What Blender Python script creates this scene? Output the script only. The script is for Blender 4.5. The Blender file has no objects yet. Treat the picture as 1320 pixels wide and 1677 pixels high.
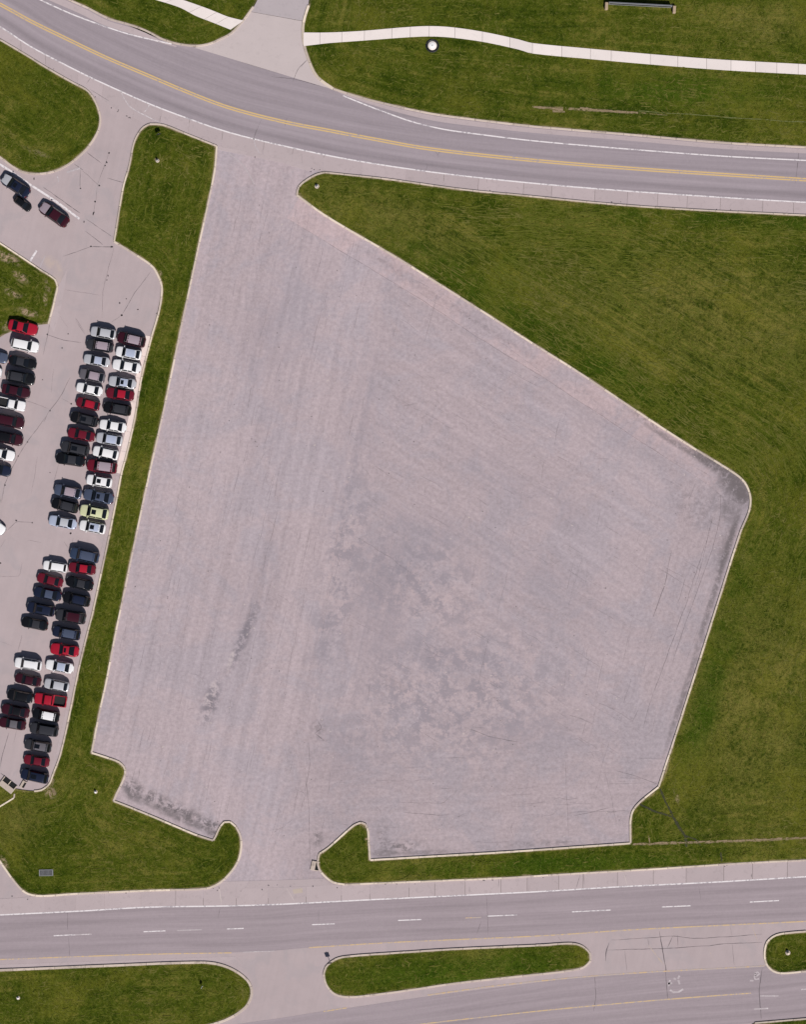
import bpy, bmesh, math, random
import numpy as np
from mathutils import Vector
from mathutils.geometry import delaunay_2d_cdt

random.seed(7)
rng = np.random.default_rng(7)
S = 0.1                                   # metres per photograph pixel on the ground
def P(px, py): return ((px - 660.0) * S, (838.5 - py) * S)
def PL(pts): return [P(*p) for p in pts]

scene = bpy.context.scene
C = scene.collection

# ---------------------------------------------------------------- camera, sky, sun, exposure
cam_d = bpy.data.cameras.new('camera'); cam = bpy.data.objects.new('camera', cam_d); C.objects.link(cam)
CAM_H = 330.0
cam.location = (0, 0, CAM_H); cam.rotation_euler = (0, 0, 0)
cam_d.sensor_fit = 'HORIZONTAL'; cam_d.sensor_width = 36.0
cam_d.lens = 36.0 * CAM_H / 132.0
cam_d.clip_start = 1.0; cam_d.clip_end = 6000.0
scene.camera = cam

EL = math.radians(45.0); AZ = math.radians(158.0)       # sun: clockwise from +Y
world = bpy.data.worlds.new('World'); scene.world = world; world.use_nodes = True
wn = world.node_tree.nodes; wl = world.node_tree.links
sky = wn.new('ShaderNodeTexSky'); sky.sky_type = 'NISHITA'; sky.sun_disc = False
sky.sun_elevation = EL; sky.sun_rotation = AZ
bg = wn['Background']; bg.inputs['Strength'].default_value = 0.05
wl.new(sky.outputs[0], bg.inputs[0])
sun_d = bpy.data.lights.new('sun', 'SUN'); sun = bpy.data.objects.new('sun', sun_d); C.objects.link(sun)
sun_d.energy = 5.0; sun_d.angle = math.radians(0.5); sun_d.color = (1.0, 0.955, 0.91)
to_sun = Vector((math.sin(AZ) * math.cos(EL), math.cos(AZ) * math.cos(EL), math.sin(EL)))
sun.rotation_euler = to_sun.to_track_quat('Z', 'Y').to_euler()
sun.location = to_sun * 100
vs = scene.view_settings
vs.view_transform = 'Standard'; vs.look = 'None'; vs.gamma = 1.0; vs.use_curve_mapping = False; vs.exposure = 0.0
scene.render.engine = 'CYCLES'

# ---------------------------------------------------------------- node helper
class NT:
    def __init__(self, name):
        self.m = bpy.data.materials.new(name); self.m.use_nodes = True
        self.t = self.m.node_tree; self.n = self.t.nodes; self.l = self.t.links
        self.bsdf = self.n['Principled BSDF']; self._pos = None
    def put(self, sock, v):
        if isinstance(v, bpy.types.NodeSocket): self.l.new(v, sock)
        elif isinstance(v, (tuple, list)) and len(v) == 3 and sock.type == 'RGBA': sock.default_value = (*v, 1)
        else: sock.default_value = v
    def pos(self):
        if self._pos is None: self._pos = self.n.new('ShaderNodeNewGeometry').outputs['Position']
        return self._pos
    def attr(self, name, out='Fac'):
        a = self.n.new('ShaderNodeAttribute'); a.attribute_name = name; return a.outputs[out]
    def uv(self): return self.n.new('ShaderNodeUVMap').outputs[0]
    def rnd(self): return self.n.new('ShaderNodeObjectInfo').outputs['Random']
    def math(self, op, a, b=0.0, clamp=False):
        x = self.n.new('ShaderNodeMath'); x.operation = op; x.use_clamp = clamp
        self.put(x.inputs[0], a); self.put(x.inputs[1], b); return x.outputs[0]
    def mp(self, vec, loc=(0,0,0), rot=0.0, scale=(1,1,1), typ='TEXTURE'):
        x = self.n.new('ShaderNodeMapping'); x.vector_type = typ
        self.put(x.inputs['Vector'], vec); x.inputs['Location'].default_value = loc
        x.inputs['Rotation'].default_value = (0, 0, rot); x.inputs['Scale'].default_value = scale
        return x.outputs[0]
    def comb(self, a, b, c=0.0):
        x = self.n.new('ShaderNodeCombineXYZ')
        for i, v in enumerate((a, b, c)): self.put(x.inputs[i], v)
        return x.outputs[0]
    def sep(self, v):
        x = self.n.new('ShaderNodeSeparateXYZ'); self.put(x.inputs[0], v); return x.outputs
    def noise(self, vec, scale, detail=3.0, rough=0.55, dist=0.0, out=0):
        x = self.n.new('ShaderNodeTexNoise'); self.put(x.inputs['Vector'], vec)
        x.inputs['Scale'].default_value = scale; x.inputs['Detail'].default_value = detail
        x.inputs['Roughness'].default_value = rough; x.inputs['Distortion'].default_value = dist
        return x.outputs[out]
    def voro(self, vec, scale, feature='F1', out='Distance'):
        x = self.n.new('ShaderNodeTexVoronoi'); x.feature = feature; self.put(x.inputs['Vector'], vec)
        x.inputs['Scale'].default_value = scale; return x.outputs[out]
    def rng(self, v, a, b, c=0.0, d=1.0, smooth=True):
        x = self.n.new('ShaderNodeMapRange'); x.interpolation_type = 'SMOOTHSTEP' if smooth else 'LINEAR'
        self.put(x.inputs[0], v)
        for i, q in enumerate((a, b, c, d)): self.put(x.inputs[i + 1], q)
        return x.outputs[0]
    def mix(self, f, a, b, blend='MIX'):
        x = self.n.new('ShaderNodeMix'); x.data_type = 'RGBA'; x.blend_type = blend; x.clamp_factor = True
        self.put(x.inputs[0], f); self.put(x.inputs[6], a); self.put(x.inputs[7], b); return x.outputs[2]
    def scale_col(self, col, f):
        x = self.n.new('ShaderNodeVectorMath'); x.operation = 'SCALE'
        self.put(x.inputs[0], col); self.put(x.inputs['Scale'], f); return x.outputs[0]
    def blob(self, px, py, rx, ry, deg=0.0, inner=0.25):
        """1 inside an ellipse lying on the ground (photo-pixel centre, radii in photo pixels), 0 outside"""
        x, y = P(px, py)
        v = self.mp(self.pos(), loc=(x, y, 0), rot=math.radians(deg), scale=(rx * S, ry * S, 1000.0))
        ln = self.n.new('ShaderNodeVectorMath'); ln.operation = 'LENGTH'; self.l.new(v, ln.inputs[0])
        return self.rng(ln.outputs['Value'], inner, 1.0, 1.0, 0.0)
    def streak(self, deg, across, along, detail=3.0, seed=0.0, rough=0.6):
        """noise drawn out along a direction on the ground"""
        v = self.mp(self.pos(), loc=(seed, seed, 0), rot=math.radians(deg), scale=(along, across, 1.0))
        return self.noise(v, 1.0, detail, rough)
    def done(self, col, rough=0.9, bump=None, bstr=0.4, bdist=0.02, spec=0.25):
        b = self.bsdf; self.put(b.inputs['Base Color'], col); self.put(b.inputs['Roughness'], rough)
        b.inputs['Specular IOR Level'].default_value = spec
        if bump is not None:
            x = self.n.new('ShaderNodeBump'); x.inputs['Strength'].default_value = bstr
            x.inputs['Distance'].default_value = bdist
            self.put(x.inputs['Height'], bump); self.l.new(x.outputs[0], b.inputs['Normal'])
        return self.m

# ---------------------------------------------------------------- ground materials
A_LEFT = 77.8        # direction of the paving pulls along the left kerb
A_NE = -32.3         # along the slanting upper right kerb
A_RIGHT = 71.5       # along the right kerb
A_BOT = 1.8          # along the bottom kerb
LOT = (0.372, 0.304, 0.320)
def mat_lot(name='lot_paving', LOT=LOT):
    t = NT(name); px, py, _ = t.sep(t.pos())
    s1 = t.math('ADD', t.math('MULTIPLY', t.streak(A_LEFT, 0.7, 6, 5, 3.0, .7), .55), t.math('MULTIPLY', t.streak(A_LEFT, 1.4, 55, 4, 9.0), .75))
    s2 = t.math('ADD', t.math('MULTIPLY', t.streak(A_NE, 0.7, 5, 5, 5.0, .7), .55), t.math('MULTIPLY', t.streak(A_NE, 1.6, 36, 4, 1.0), .60))
    s3 = t.streak(A_BOT, 1.3, 9, 5, 2.0, .7)
    s4 = t.streak(A_RIGHT, 0.8, 9, 5, 6.0, .7)
    wob = t.math('MULTIPLY', t.math('SUBTRACT', t.noise(t.pos(), .06, 3), .5), 14.0)
    xx = t.math('ADD', px, wob); yy = t.math('ADD', py, wob)
    m2 = t.rng(t.math('ADD', xx, t.math('MULTIPLY', py, -0.06)), -11.0, -2.0)
    m3 = t.math('MULTIPLY', t.rng(yy, -30.0, -40.0), t.rng(xx, -22.0, -12.0))
    m4 = t.rng(t.math('SUBTRACT', xx, t.math('MULTIPLY', py, 0.335)), 40.0, 52.0)
    st = t.mix(m2, s1, s2); st = t.mix(m4, st, s4); st = t.mix(m3, st, s3)
    st = t.rng(st, 0.40, 0.82, 0.0, 1.0)
    big = t.noise(t.pos(), .045, 4, .6, .6)
    mid = t.noise(t.pos(), .35, 5, .65, .4)
    fine = t.noise(t.pos(), 5.0, 3, .7); grain = t.noise(t.pos(), 1.7, 6, .78)
    f = t.math('ADD', t.math('MULTIPLY', st, .17), t.math('MULTIPLY', big, .18))
    f = t.math('ADD', f, t.math('MULTIPLY', mid, .14)); f = t.math('ADD', f, t.math('MULTIPLY', fine, .12)); f = t.math('ADD', f, t.math('MULTIPLY', t.rng(grain, .32, .68, 0, 1, False), .34))
    f = t.math('ADD', f, 0.530)
    col = t.scale_col(LOT, f)
    col = t.mix(t.rng(t.noise(t.pos(), .10, 6, .7, .6), .44, .60, 0, .60), col, t.scale_col((.318, .280, .310), f))
    col = t.mix(t.rng(t.noise(t.pos(), .8, 5, .7, .3), .50, .66, 0, .30), col, t.scale_col((.315, .262, .282), f))
    # peeling seal coat in the middle: hard-edged mottled patches
    peel = t.noise(t.pos(), .36, 8, .74, .15)
    zone = t.math('MAXIMUM', t.blob(745, 1140, 300, 190, 12, .15), t.math('MAXIMUM', t.blob(690, 960, 190, 130, -25, .1), t.blob(560, 930, 60, 330, -11, .1)))
    pk = t.math('MULTIPLY', t.rng(peel, .465, .57), zone)
    col = t.mix(t.math('MULTIPLY', pk, .78), col, (.245, .214, .240))
    lt = t.math('MULTIPLY', t.rng(t.noise(t.pos(), .45, 8, .74, .1), .54, .60), zone)
    col = t.mix(t.math('MULTIPLY', lt, .75), col, (.425, .338, .348))
    # broad darker traffic film
    for a in ((640, 930, 120, 120, 0, .32), (700, 870, 140, 70, -30, .25), (590, 700, 45, 260, -12, .22), (560, 1230, 70, 120, 0, .22), (460, 620, 70, 330, -12, .16),
              (860, 800, 220, 60, -32, .22), (900, 960, 240, 70, -32, .22), (1000, 700, 200, 40, -32, .2), (620, 1000, 60, 200, -14, .35), (530, 1060, 40, 160, -14, .2), (850, 1200, 160, 40, -8, .25), (420, 560, 60, 120, -12, .2), (700, 1070, 190, 60, -15, .28), (480, 480, 90, 160, -10, .12), (420, 960, 60, 130, -18, .25)):
        w = t.math('MULTIPLY', t.blob(*a[:5], .0), t.rng(t.streak(a[4] if abs(a[4]) > 25 else A_LEFT, 1.2, 7, 4, a[0] * .1), .30, .62))
        col = t.mix(t.math('MULTIPLY', w, a[5] * 1.35), col, (.225, .200, .230))
    # the dark scuffed streak in the lower left with its pale core
    wv = t.rng(t.noise(t.pos(), .8, 8, .76, .1), .42, .56)
    dk = t.math('MULTIPLY', t.math('MAXIMUM', t.blob(398, 1045, 14, 92, -24, .2), t.blob(345, 1150, 20, 60, -16, .2)), wv)
    col = t.mix(t.math('MULTIPLY', dk, .75), col, (.15, .134, .155))
    col = t.mix(t.math('MULTIPLY', t.math('MULTIPLY', t.blob(378, 1080, 6, 24, -18, .3), t.rng(grain, .35, .6)), .8), col, (.45, .385, .385))
    col = t.mix(t.math('MULTIPLY', t.math('MULTIPLY', t.blob(345, 1138, 10, 30, -20, .6), t.rng(wv, 1, 0)), .7), col, (.44, .37, .375))
    # washed-in dirt against the kerbs and corners
    dn = t.rng(t.noise(t.pos(), .7, 8, .76, .2), .44, .58)
    for a in ((1168, 752, 75, 16, -31, .8), (1212, 806, 22, 34, 25, .95), (1190, 815, 34, 46, 20, .45), (1188, 905, 9, 85, -18, .75), (1150, 1060, 7, 110, -18, .45),
              (1120, 1150, 9, 80, -18, .35), (285, 1325, 105, 20, -24, .95), (215, 1290, 26, 22, -60, .85), (345, 1352, 34, 18, -20, .95), (240, 1300, 60, 16, -24, .6), (655, 1386, 60, 17, 2, .8),
              (625, 1370, 18, 40, 0, .5), (900, 1380, 160, 8, 3, .4), (520, 1370, 16, 26, 0, .7), (522, 1192, 20, 22, 20, .45), (1060, 690, 60, 11, -32, .5), (487, 318, 9, 9, 0, .9),
              (770, 520, 160, 7, -32, .3), (620, 425, 120, 7, -32, .3), (1140, 830, 70, 45, -40, .35)):
        w = t.math('MULTIPLY', t.blob(*a[:5], .15), dn)
        col = t.mix(t.math('MULTIPLY', w, a[5]), col, (.125, .108, .115))
    dn2 = t.rng(t.noise(t.pos(), .9, 8, .76, .2), .34, .54)
    for a in ((1175, 766, 85, 13, -31, .95), (1214, 806, 18, 36, 22, 1.0), (1198, 792, 34, 24, -40, .85), (1100, 722, 70, 8, -32, .6), (1196, 838, 26, 30, 0, .5), (1196, 885, 8, 70, -18, .85), (1165, 985, 7, 130, -18, .7), (1118, 1140, 7, 130, -18, .6), (1185, 900, 16, 60, -18, .4), (300, 1340, 90, 10, -24, .7), (225, 1306, 30, 12, -24, .7), (350, 1366, 16, 8, -20, .8), (630, 1397, 34, 8, 3, .6), (700, 1395, 60, 5, 3, .5)):
        col = t.mix(t.math('MULTIPLY', t.math('MULTIPLY', t.blob(*a[:5], .3), dn2), a[5]), col, (.135, .115, .120))
    bump = t.math('ADD', fine, t.math('MULTIPLY', mid, .8))
    return t.done(col, t.rng(mid, .3, .7, .82, .95), bump, .35, .012)

def mat_leftlot():
    t = NT('left_lot_paving')
    st = t.streak(77, .7, 14, 4, 4.0); big = t.noise(t.pos(), .07, 4, .6, .5); mid = t.noise(t.pos(), .5, 5, .65, .4); fine = t.noise(t.pos(), 5, 3, .7)
    f = t.math('ADD', t.math('MULTIPLY', st, .12), t.math('MULTIPLY', big, .20)); f = t.math('ADD', f, t.math('MULTIPLY', mid, .14))
    f = t.math('ADD', f, t.math('MULTIPLY', fine, .09)); f = t.math('ADD', f, .72)
    col = t.scale_col((.380, .312, .318), f)
    col = t.mix(t.math('MULTIPLY', t.rng(t.noise(t.pos(), .22, 4, .6, .8), .5, .68), .35), col, (.30, .27, .285))
    col = t.mix(t.math('MULTIPLY', t.math('MAXIMUM', t.blob(85, 432, 24, 14, -40, .3), t.blob(95, 450, 12, 30, 12, .3)), t.rng(mid, .4, .55, .3, .8)), col, (.42, .335, .30))
    return t.done(col, .9, t.math('ADD', fine, mid), .35, .012)

def mat_road(name, base, tracks, width):
    """asphalt with polished wheel paths; UV = (metres along, metres across)"""
    t = NT(name); u, v, _ = t.sep(t.uv())
    uv = t.comb(t.math('MULTIPLY', u, .035), t.math('MULTIPLY', v, 1.0)); lo = t.noise(uv, 1.3, 4, .6)
    uv2 = t.comb(t.math('MULTIPLY', u, .02), v); l2 = t.noise(uv2, 3.2, 3, .6)
    big = t.noise(t.pos(), .08, 4); fine = t.noise(t.pos(), 6, 3, .7); mid = t.noise(t.pos(), .8, 4, .6)
    f = t.math('ADD', t.math('MULTIPLY', lo, .38), t.math('MULTIPLY', l2, .20)); f = t.math('ADD', f, t.math('MULTIPLY', big, .12))
    f = t.math('ADD', f, t.math('MULTIPLY', fine, .14)); f = t.math('ADD', f, t.math('MULTIPLY', t.noise(t.pos(), 1.6, 6, .78), .26)); f = t.math('ADD', f, .45)
    for c, w, a in tracks:
        g = t.rng(t.math('ABSOLUTE', t.math('SUBTRACT', v, c)), 0.0, w, 1.0, 0.0)
        f = t.math('ADD', f, t.math('MULTIPLY', g, a))
    col = t.scale_col(base, f)
    return t.done(col, .88, t.math('ADD', fine, mid), .3, .01)

def mat_conc(name, base, dirt=.35, var=.16, rough=.9):
    t = NT(name); r = t.rnd()
    big = t.noise(t.pos(), .3, 4); mid = t.noise(t.pos(), 1.2, 5, .65, .4); fine = t.noise(t.pos(), 7, 3, .7)
    f = t.math('ADD', t.math('MULTIPLY', big, .14), t.math('MULTIPLY', fine, .12)); f = t.math('ADD', f, t.math('MULTIPLY', r, var))
    f = t.math('ADD', f, .87 - var * .5)
    col = t.scale_col(base, f)
    col = t.mix(t.math('MULTIPLY', t.rng(mid, .52, .68), dirt), col, tuple(c * .55 for c in base))
    return t.done(col, rough, t.math('ADD', fine, mid), .3, .008)

def mat_paint(name, base, wear, under=(.30, .265, .29)):
    t = NT(name)
    n = t.noise(t.pos(), 2.2, 5, .7, .4); n2 = t.noise(t.pos(), .25, 3)
    w = t.rng(t.math('ADD', n, t.math('MULTIPLY', n2, .5)), .98 - wear * .35, 1.12 - wear * .35, .05, .85)
    return t.done(t.mix(w, base, under), .7)

def mat_plain(name, base, rough=.8, metal=0.0, spec=.3):
    t = NT(name); n = t.noise(t.pos(), 3.0, 4, .6)
    t.bsdf.inputs['Metallic'].default_value = metal
    return t.done(t.scale_col(base, t.math('ADD', t.math('MULTIPLY', n, .3), .85)), rough, spec=spec)

def mat_grass():
    t = NT('grass'); d = t.attr('edge_dist'); x, y, _ = t.sep(t.pos())
    flat = t.comb(x, y, 0.0)
    # mowing passes follow the kerbs: noise that varies quickly with distance from the edge, slowly along it
    vec = t.comb(t.math('MULTIPLY', x, .055), t.math('MULTIPLY', y, .055), t.math('MULTIPLY', d, .75))
    mow = t.noise(vec, 1.0, 4, .6)
    vec2 = t.comb(t.math('MULTIPLY', x, .10), t.math('MULTIPLY', y, .10), t.math('MULTIPLY', d, 2.4))
    mow2 = t.noise(vec2, 1.0, 3, .6)
    big = t.noise(flat, .06, 5, .6, .3); mid = t.noise(flat, .28, 6, .66, .5)
    worm = t.noise(flat, 1.0, 5, .72, 1.2); fine = t.noise(flat, 4.5, 3, .7, .5)
    f = t.math('ADD', t.math('MULTIPLY', big, .26), t.math('MULTIPLY', mid, .22))
    f = t.math('ADD', f, t.math('MULTIPLY', mow, .26)); f = t.math('ADD', f, t.math('MULTIPLY', mow2, .14)); f = t.math('ADD', f, t.math('MULTIPLY', worm, .30)); f = t.math('SUBTRACT', f, .09)
    zn = t.math('MAXIMUM', t.blob(1130, 500, 330, 210, -25, .2), t.blob(760, 400, 200, 60, -32, .2))
    sn_ = t.math('SUBTRACT', t.math('ADD', t.math('MULTIPLY', t.streak(-31, .40, 22, 3, 2.0), .6), t.math('MULTIPLY', t.streak(-29, 1.2, 30, 3, 8.0), .4)), .5)
    f = t.math('ADD', f, t.math('MULTIPLY', t.math('MULTIPLY', sn_, zn), .85))
    f = t.rng(f, .405, .595, 0, 1, False)
    col = t.mix(t.rng(f, .0, .55), (.023, .040, .002), (.056, .072, .006))
    col = t.mix(t.rng(f, .50, 1.0), col, (.128, .120, .022))
    # drier olive turf of the big right field, lusher turf along the road verges
    dry = t.math('MAXIMUM', t.blob(1230, 1160, 190, 330, 0, .1), t.math('MAXIMUM', t.blob(1180, 520, 330, 150, -10, .1), t.blob(640, 360, 200, 60, -20, .2)))
    dry = t.math('MAXIMUM', dry, t.math('MAXIMUM', t.blob(20, 1335, 70, 70, 0, .2), t.blob(1255, 40, 110, 50, 0, .1)))
    dry = t.math('MULTIPLY', dry, t.rng(t.math('ADD', worm, t.math('MULTIPLY', mid, .6)), .55, 1.0))
    col = t.mix(t.math('MULTIPLY', dry, .7), col, (.158, .138, .032))
    lush = t.math('MAXIMUM', t.blob(1120, 150, 260, 45, -5, .1), t.math('MAXIMUM', t.blob(760, 1590, 260, 40, 5, .2), t.blob(900, 1415, 330, 22, 2, .2)))
    lush = t.math('MAXIMUM', lush, t.blob(1150, 1180, 34, 170, -17, .1))
    col = t.mix(t.math('MULTIPLY', lush, .5), col, (.036, .074, .004))
    band = t.math('MAXIMUM', t.math('MAXIMUM', t.blob(1182, 1060, 34, 290, -18, .35), t.blob(885, 535, 420, 34, -32, .35)), t.blob(1180, 285 + 75, 300, 16, -3, .3))
    band = t.math('MULTIPLY', band, t.rng(mid, .35, .62, 1.0, .45))
    col = t.mix(t.math('MULTIPLY', band, .75), col, (.030, .056, .003))
    # straw-coloured dead wisps
    straw = t.rng(t.noise(flat, 1.6, 4, .7, 2.6), .56, .70)
    col = t.mix(t.math('MULTIPLY', straw, t.rng(mid, .35, .65, .08, .50)), col, (.200, .190, .060))
    dark = t.rng(t.noise(flat, 1.9, 4, .7, 1.8), .40, .28)
    col = t.mix(t.math('MULTIPLY', dark, .6), col, (.014, .022, .002))
    yp = t.rng(t.noise(flat, .085, 5, .65, .4), .50, .66, 0, .55)
    col = t.mix(yp, col, (.118, .116, .014))
    sp1 = t.rng(t.noise(flat, 2.6, 5, .78, .6), .53, .68); col = t.mix(t.math('MULTIPLY', sp1, .55), col, (.165, .160, .045))
    sp2 = t.rng(t.noise(t.comb(y, x, 3.0), 2.2, 5, .78, .6), .46, .33); col = t.mix(t.math('MULTIPLY', sp2, .70), col, (.014, .026, .002))
    # bare soil
    sn = t.rng(t.noise(flat, .9, 5, .7, .8), .42, .56)
    soil = None
    for a in ((83, 1297, 14, 12, -40, 1.0), (86, 1275, 5, 22, -10, .8), (950, 180, 85, 3, -4, .9), (1040, 185, 90, 1.5, -5, .6), (1180, 1378, 170, 2.2, 2, .9),
              (12, 423, 30, 11, -25, 1), (34, 455, 20, 9, -35, 1), (22, 481, 19, 8, -20, 1), (45, 512, 26, 8, -15, 1), (75, 490, 5, 14, 0, .9), (12, 535, 18, 12, 0, .7), (78, 470, 6, 16, 10, .5), (600, 1373, 5, 3, 20, 1.0),
              (1062, 1300, 7, 4, 60, .4), (1108, 1305, 5, 14, 20, .5), (1278, 1529, 10, 3, 5, .7), (262, 450, 5, 8, 0, .8), (560, 175, 14, 3, -15, .5), (920, 1588, 28, 3, 5, .7), (60, 250, 30, 6, -20, .3),
              (255, 262, 3, 3, 0, .9), (8, 1412, 16, 6, -60, .8)):
        b = t.math('MULTIPLY', t.blob(*a[:5], .35), a[5])
        soil = b if soil is None else t.math('MAXIMUM', soil, b)
    edge = t.math('MULTIPLY', t.rng(d, .10, .42, 1, 0), t.rng(t.noise(flat, .5, 4), .42, .60, .15, .95))
    soil = t.math('MAXIMUM', t.math('MULTIPLY', soil, sn), t.math('MULTIPLY', edge, .8))
    col = t.mix(soil, col, t.mix(worm, (.22, .155, .09), (.38, .29, .20)))
    h = t.math('ADD', t.math('MULTIPLY', worm, 1.0), t.math('MULTIPLY', fine, .6))
    m = t.done(col, .95, h, .6, .10, spec=.03)
    return m

M = {}
M['lot'] = mat_lot(); M['lot_edge'] = mat_lot('lot_edge_paving', (.420, .326, .335)); M['leftlot'] = mat_leftlot()
M['road_up'] = mat_road('upper_road_asphalt', (.278, .236, .258), ((1.2, .8, -.15), (3.6, .9, .09), (4.6, .6, -.09), (2.3, .6, .08), (7.0, .9, -.07), (9.2, .9, -.06)), 12)
M['road_low'] = mat_road('lower_road_asphalt', (.292, .243, .262), ((1.5, .8, -.09), (3.2, .7, -.06), (5.6, .8, -.09), (7.3, .7, -.08)), 9)
M['shoulder'] = mat_conc('shoulder_concrete', (.392, .325, .332), .22, .10)
M['apron'] = mat_conc('apron_concrete', (.452, .388, .384), .15, .06)
M['walk'] = mat_conc('sidewalk_concrete', (.68, .61, .585), .12, .10)
M['kerb'] = mat_conc('kerb_concrete', (.58, .49, .40), .65, .34)
M['kerb_d'] = mat_conc('weathered_kerb_concrete', (.47, .39, .335), .7, .28)
M['strip'] = mat_conc('pale_strip_concrete', (.66, .55, .52), .25, .10)
M['joint'] = mat_plain('joint_dirt', (.15, .125, .115), .95)
M['crack'] = mat_plain('crack_dirt', (.12, .102, .108), .95)
M['pale_crack'] = mat_plain('pale_crack_filler', (.48, .41, .39), .95)
M['oil'] = mat_plain('oil_spot', (.035, .030, .032), .6)
M['white'] = mat_paint('white_road_paint', (.68, .63, .64), .72)
M['faded_white'] = mat_paint('faded_white_paint', (.56, .51, .52), 1.05, (.36, .31, .325))
M['yellow'] = mat_paint('yellow_road_paint', (.56, .385, .165), .5)
M['faded_yellow'] = mat_paint('faded_yellow_paint', (.52, .36, .20), 1.0, (.36, .31, .315))
M['faded_yellow2'] = mat_paint('worn_yellow_paint', (.53, .375, .20), .8, (.34, .29, .30)); M['grass'] = mat_grass()
M['terrain'] = mat_plain('terrain_turf', (.06, .08, .012), .95)
M['soil_rut'] = mat_plain('wet_soil', (.035, .036, .018), .9)
M['dark_metal'] = mat_plain('dark_metal', (.03, .03, .033), .5, .6)
M['grey_metal'] = mat_plain('galvanised_metal', (.33, .33, .34), .45, .8)
M['white_metal'] = mat_plain('white_enamel', (.75, .74, .74), .5)
M['black'] = mat_plain('black_void', (.01, .01, .011), .9)
M['tan_stone'] = mat_plain('tan_post', (.36, .27, .19), .9)

# ---------------------------------------------------------------- mesh helpers
def tag(o, label=None, cat=None, group=None, kind=None):
    for k, v in (('label', label), ('category', cat), ('group', group), ('kind', kind)):
        if v: o[k] = v
    return o
def mesh(name, verts, faces, smooth=False):
    me = bpy.data.meshes.new(name); me.from_pydata([tuple(v) for v in verts], [], faces)
    me.update()
    if smooth: me.polygons.foreach_set('use_smooth', [True] * len(me.polygons))
    return me
def link(name, me, mat=None, parent=None):
    o = bpy.data.objects.new(name, me); C.objects.link(o)
    if mat is not None and me is not None:
        if not me.materials: me.materials.append(mat)
        else:
            o.material_slots[0].link = 'OBJECT'; o.material_slots[0].material = mat
    if parent is not None: o.parent = parent
    return o
def empty(name, loc, rz=0.0):
    o = bpy.data.objects.new(name, None); o.location = loc; o.rotation_euler = (0, 0, rz); o.empty_display_size = .3
    C.objects.link(o); return o
def box_mesh(name, sx, sy, z0, z1, bev=0.02, cx=0.0, cy=0.0):
    bm = bmesh.new(); bmesh.ops.create_cube(bm, size=1.0)
    for v in bm.verts: v.co = Vector((v.co.x * sx + cx, v.co.y * sy + cy, z0 + (v.co.z + .5) * (z1 - z0)))
    if bev: bmesh.ops.bevel(bm, geom=bm.edges[:], offset=bev, segments=1, affect='EDGES')
    me = bpy.data.meshes.new(name); bm.to_mesh(me); bm.free(); return me
def lathe_mesh(name, prof, n=24, smooth=True):
    v, f = [], []
    for r, z in prof:
        for k in range(n):
            a = 2 * math.pi * k / n; v.append((r * math.cos(a), r * math.sin(a), z))
    for i in range(len(prof) - 1):
        for k in range(n):
            k2 = (k + 1) % n; f.append((i * n + k, i * n + k2, (i + 1) * n + k2, (i + 1) * n + k))
    f.append(tuple(range(n))[::-1]); f.append(tuple((len(prof) - 1) * n + k for k in range(n)))
    return mesh(name, v, f, smooth)

def smooth_line(pts, step=0.6, sharp=42.0):
    """pts in metres -> dense polyline; Catmull-Rom, but corners turning more than `sharp` degrees stay corners"""
    pts = [np.array(p, float) for p in pts]; chunks = [[pts[0]]]
    for i in range(1, len(pts) - 1):
        chunks[-1].append(pts[i]); a = pts[i] - pts[i - 1]; b = pts[i + 1] - pts[i]
        ang = abs(math.degrees(math.atan2(a[0] * b[1] - a[1] * b[0], a @ b)))
        if ang > sharp: chunks.append([pts[i]])
    chunks[-1].append(pts[-1]); out = []
    for ch in chunks:
        n = len(ch)
        for i in range(n - 1):
            p1, p2 = ch[i], ch[i + 1]; p0 = ch[i - 1] if i else 2 * p1 - p2; p3 = ch[i + 2] if i + 2 < n else 2 * p2 - p1
            L = np.linalg.norm(p2 - p1); k = max(1, int(L / step))
            d0 = max(np.linalg.norm(p1 - p0), 1e-6); d2 = max(np.linalg.norm(p3 - p2), 1e-6)
            m1 = ((p2 - p0) / (L + d0)) * L; m2 = ((p3 - p1) / (L + d2)) * L
            for j in range(k):
                s = j / k
                out.append((2*s**3 - 3*s**2 + 1) * p1 + (s**3 - 2*s**2 + s) * m1 + (-2*s**3 + 3*s**2) * p2 + (s**3 - s**2) * m2)
    out.append(pts[-1]); return np.array(out)
def arclen(a): return np.concatenate([[0], np.cumsum(np.linalg.norm(np.diff(a, axis=0), axis=1))])
def at_len(a, s, q):
    q = np.atleast_1d(q); return np.stack([np.interp(q, s, a[:, 0]), np.interp(q, s, a[:, 1])], 1)
def normals(a):
    t = np.gradient(a, axis=0); t /= np.maximum(np.linalg.norm(t, axis=1), 1e-9)[:, None]
    return np.stack([-t[:, 1], t[:, 0]], 1)

def sheet(name, poly, z, mat, parent=None):
    return link(name, mesh(name, [(x, y, z) for x, y in poly], [tuple(range(len(poly)))]), mat, parent)
def ribbon(name, A, B, z, mat, n, parent=None, s0=0.0):
    """sheet between two polylines, UV = metres along / across"""
    A = np.array(A); B = np.array(B); sa, sb = arclen(A), arclen(B); t = np.linspace(0, 1, n)
    a = at_len(A, sa, t * sa[-1]); b = at_len(B, sb, t * sb[-1])
    v = [(*p, z) for p in a] + [(*p, z) for p in b]
    f = [(i, n + i, n + i + 1, i + 1) for i in range(n - 1)]
    me = mesh(name, v, f)
    if me.polygons[0].normal.z < 0: me.flip_normals()
    uvl = me.uv_layers.new(name='UVMap'); w = np.linalg.norm(a - b, axis=1)
    for lp in me.loops:
        i = lp.vertex_index; k = i % n
        uvl.data[lp.index].uv = (t[k] * sa[-1] + s0, 0.0 if i < n else w[k])
    return link(name, me, mat, parent)
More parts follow.
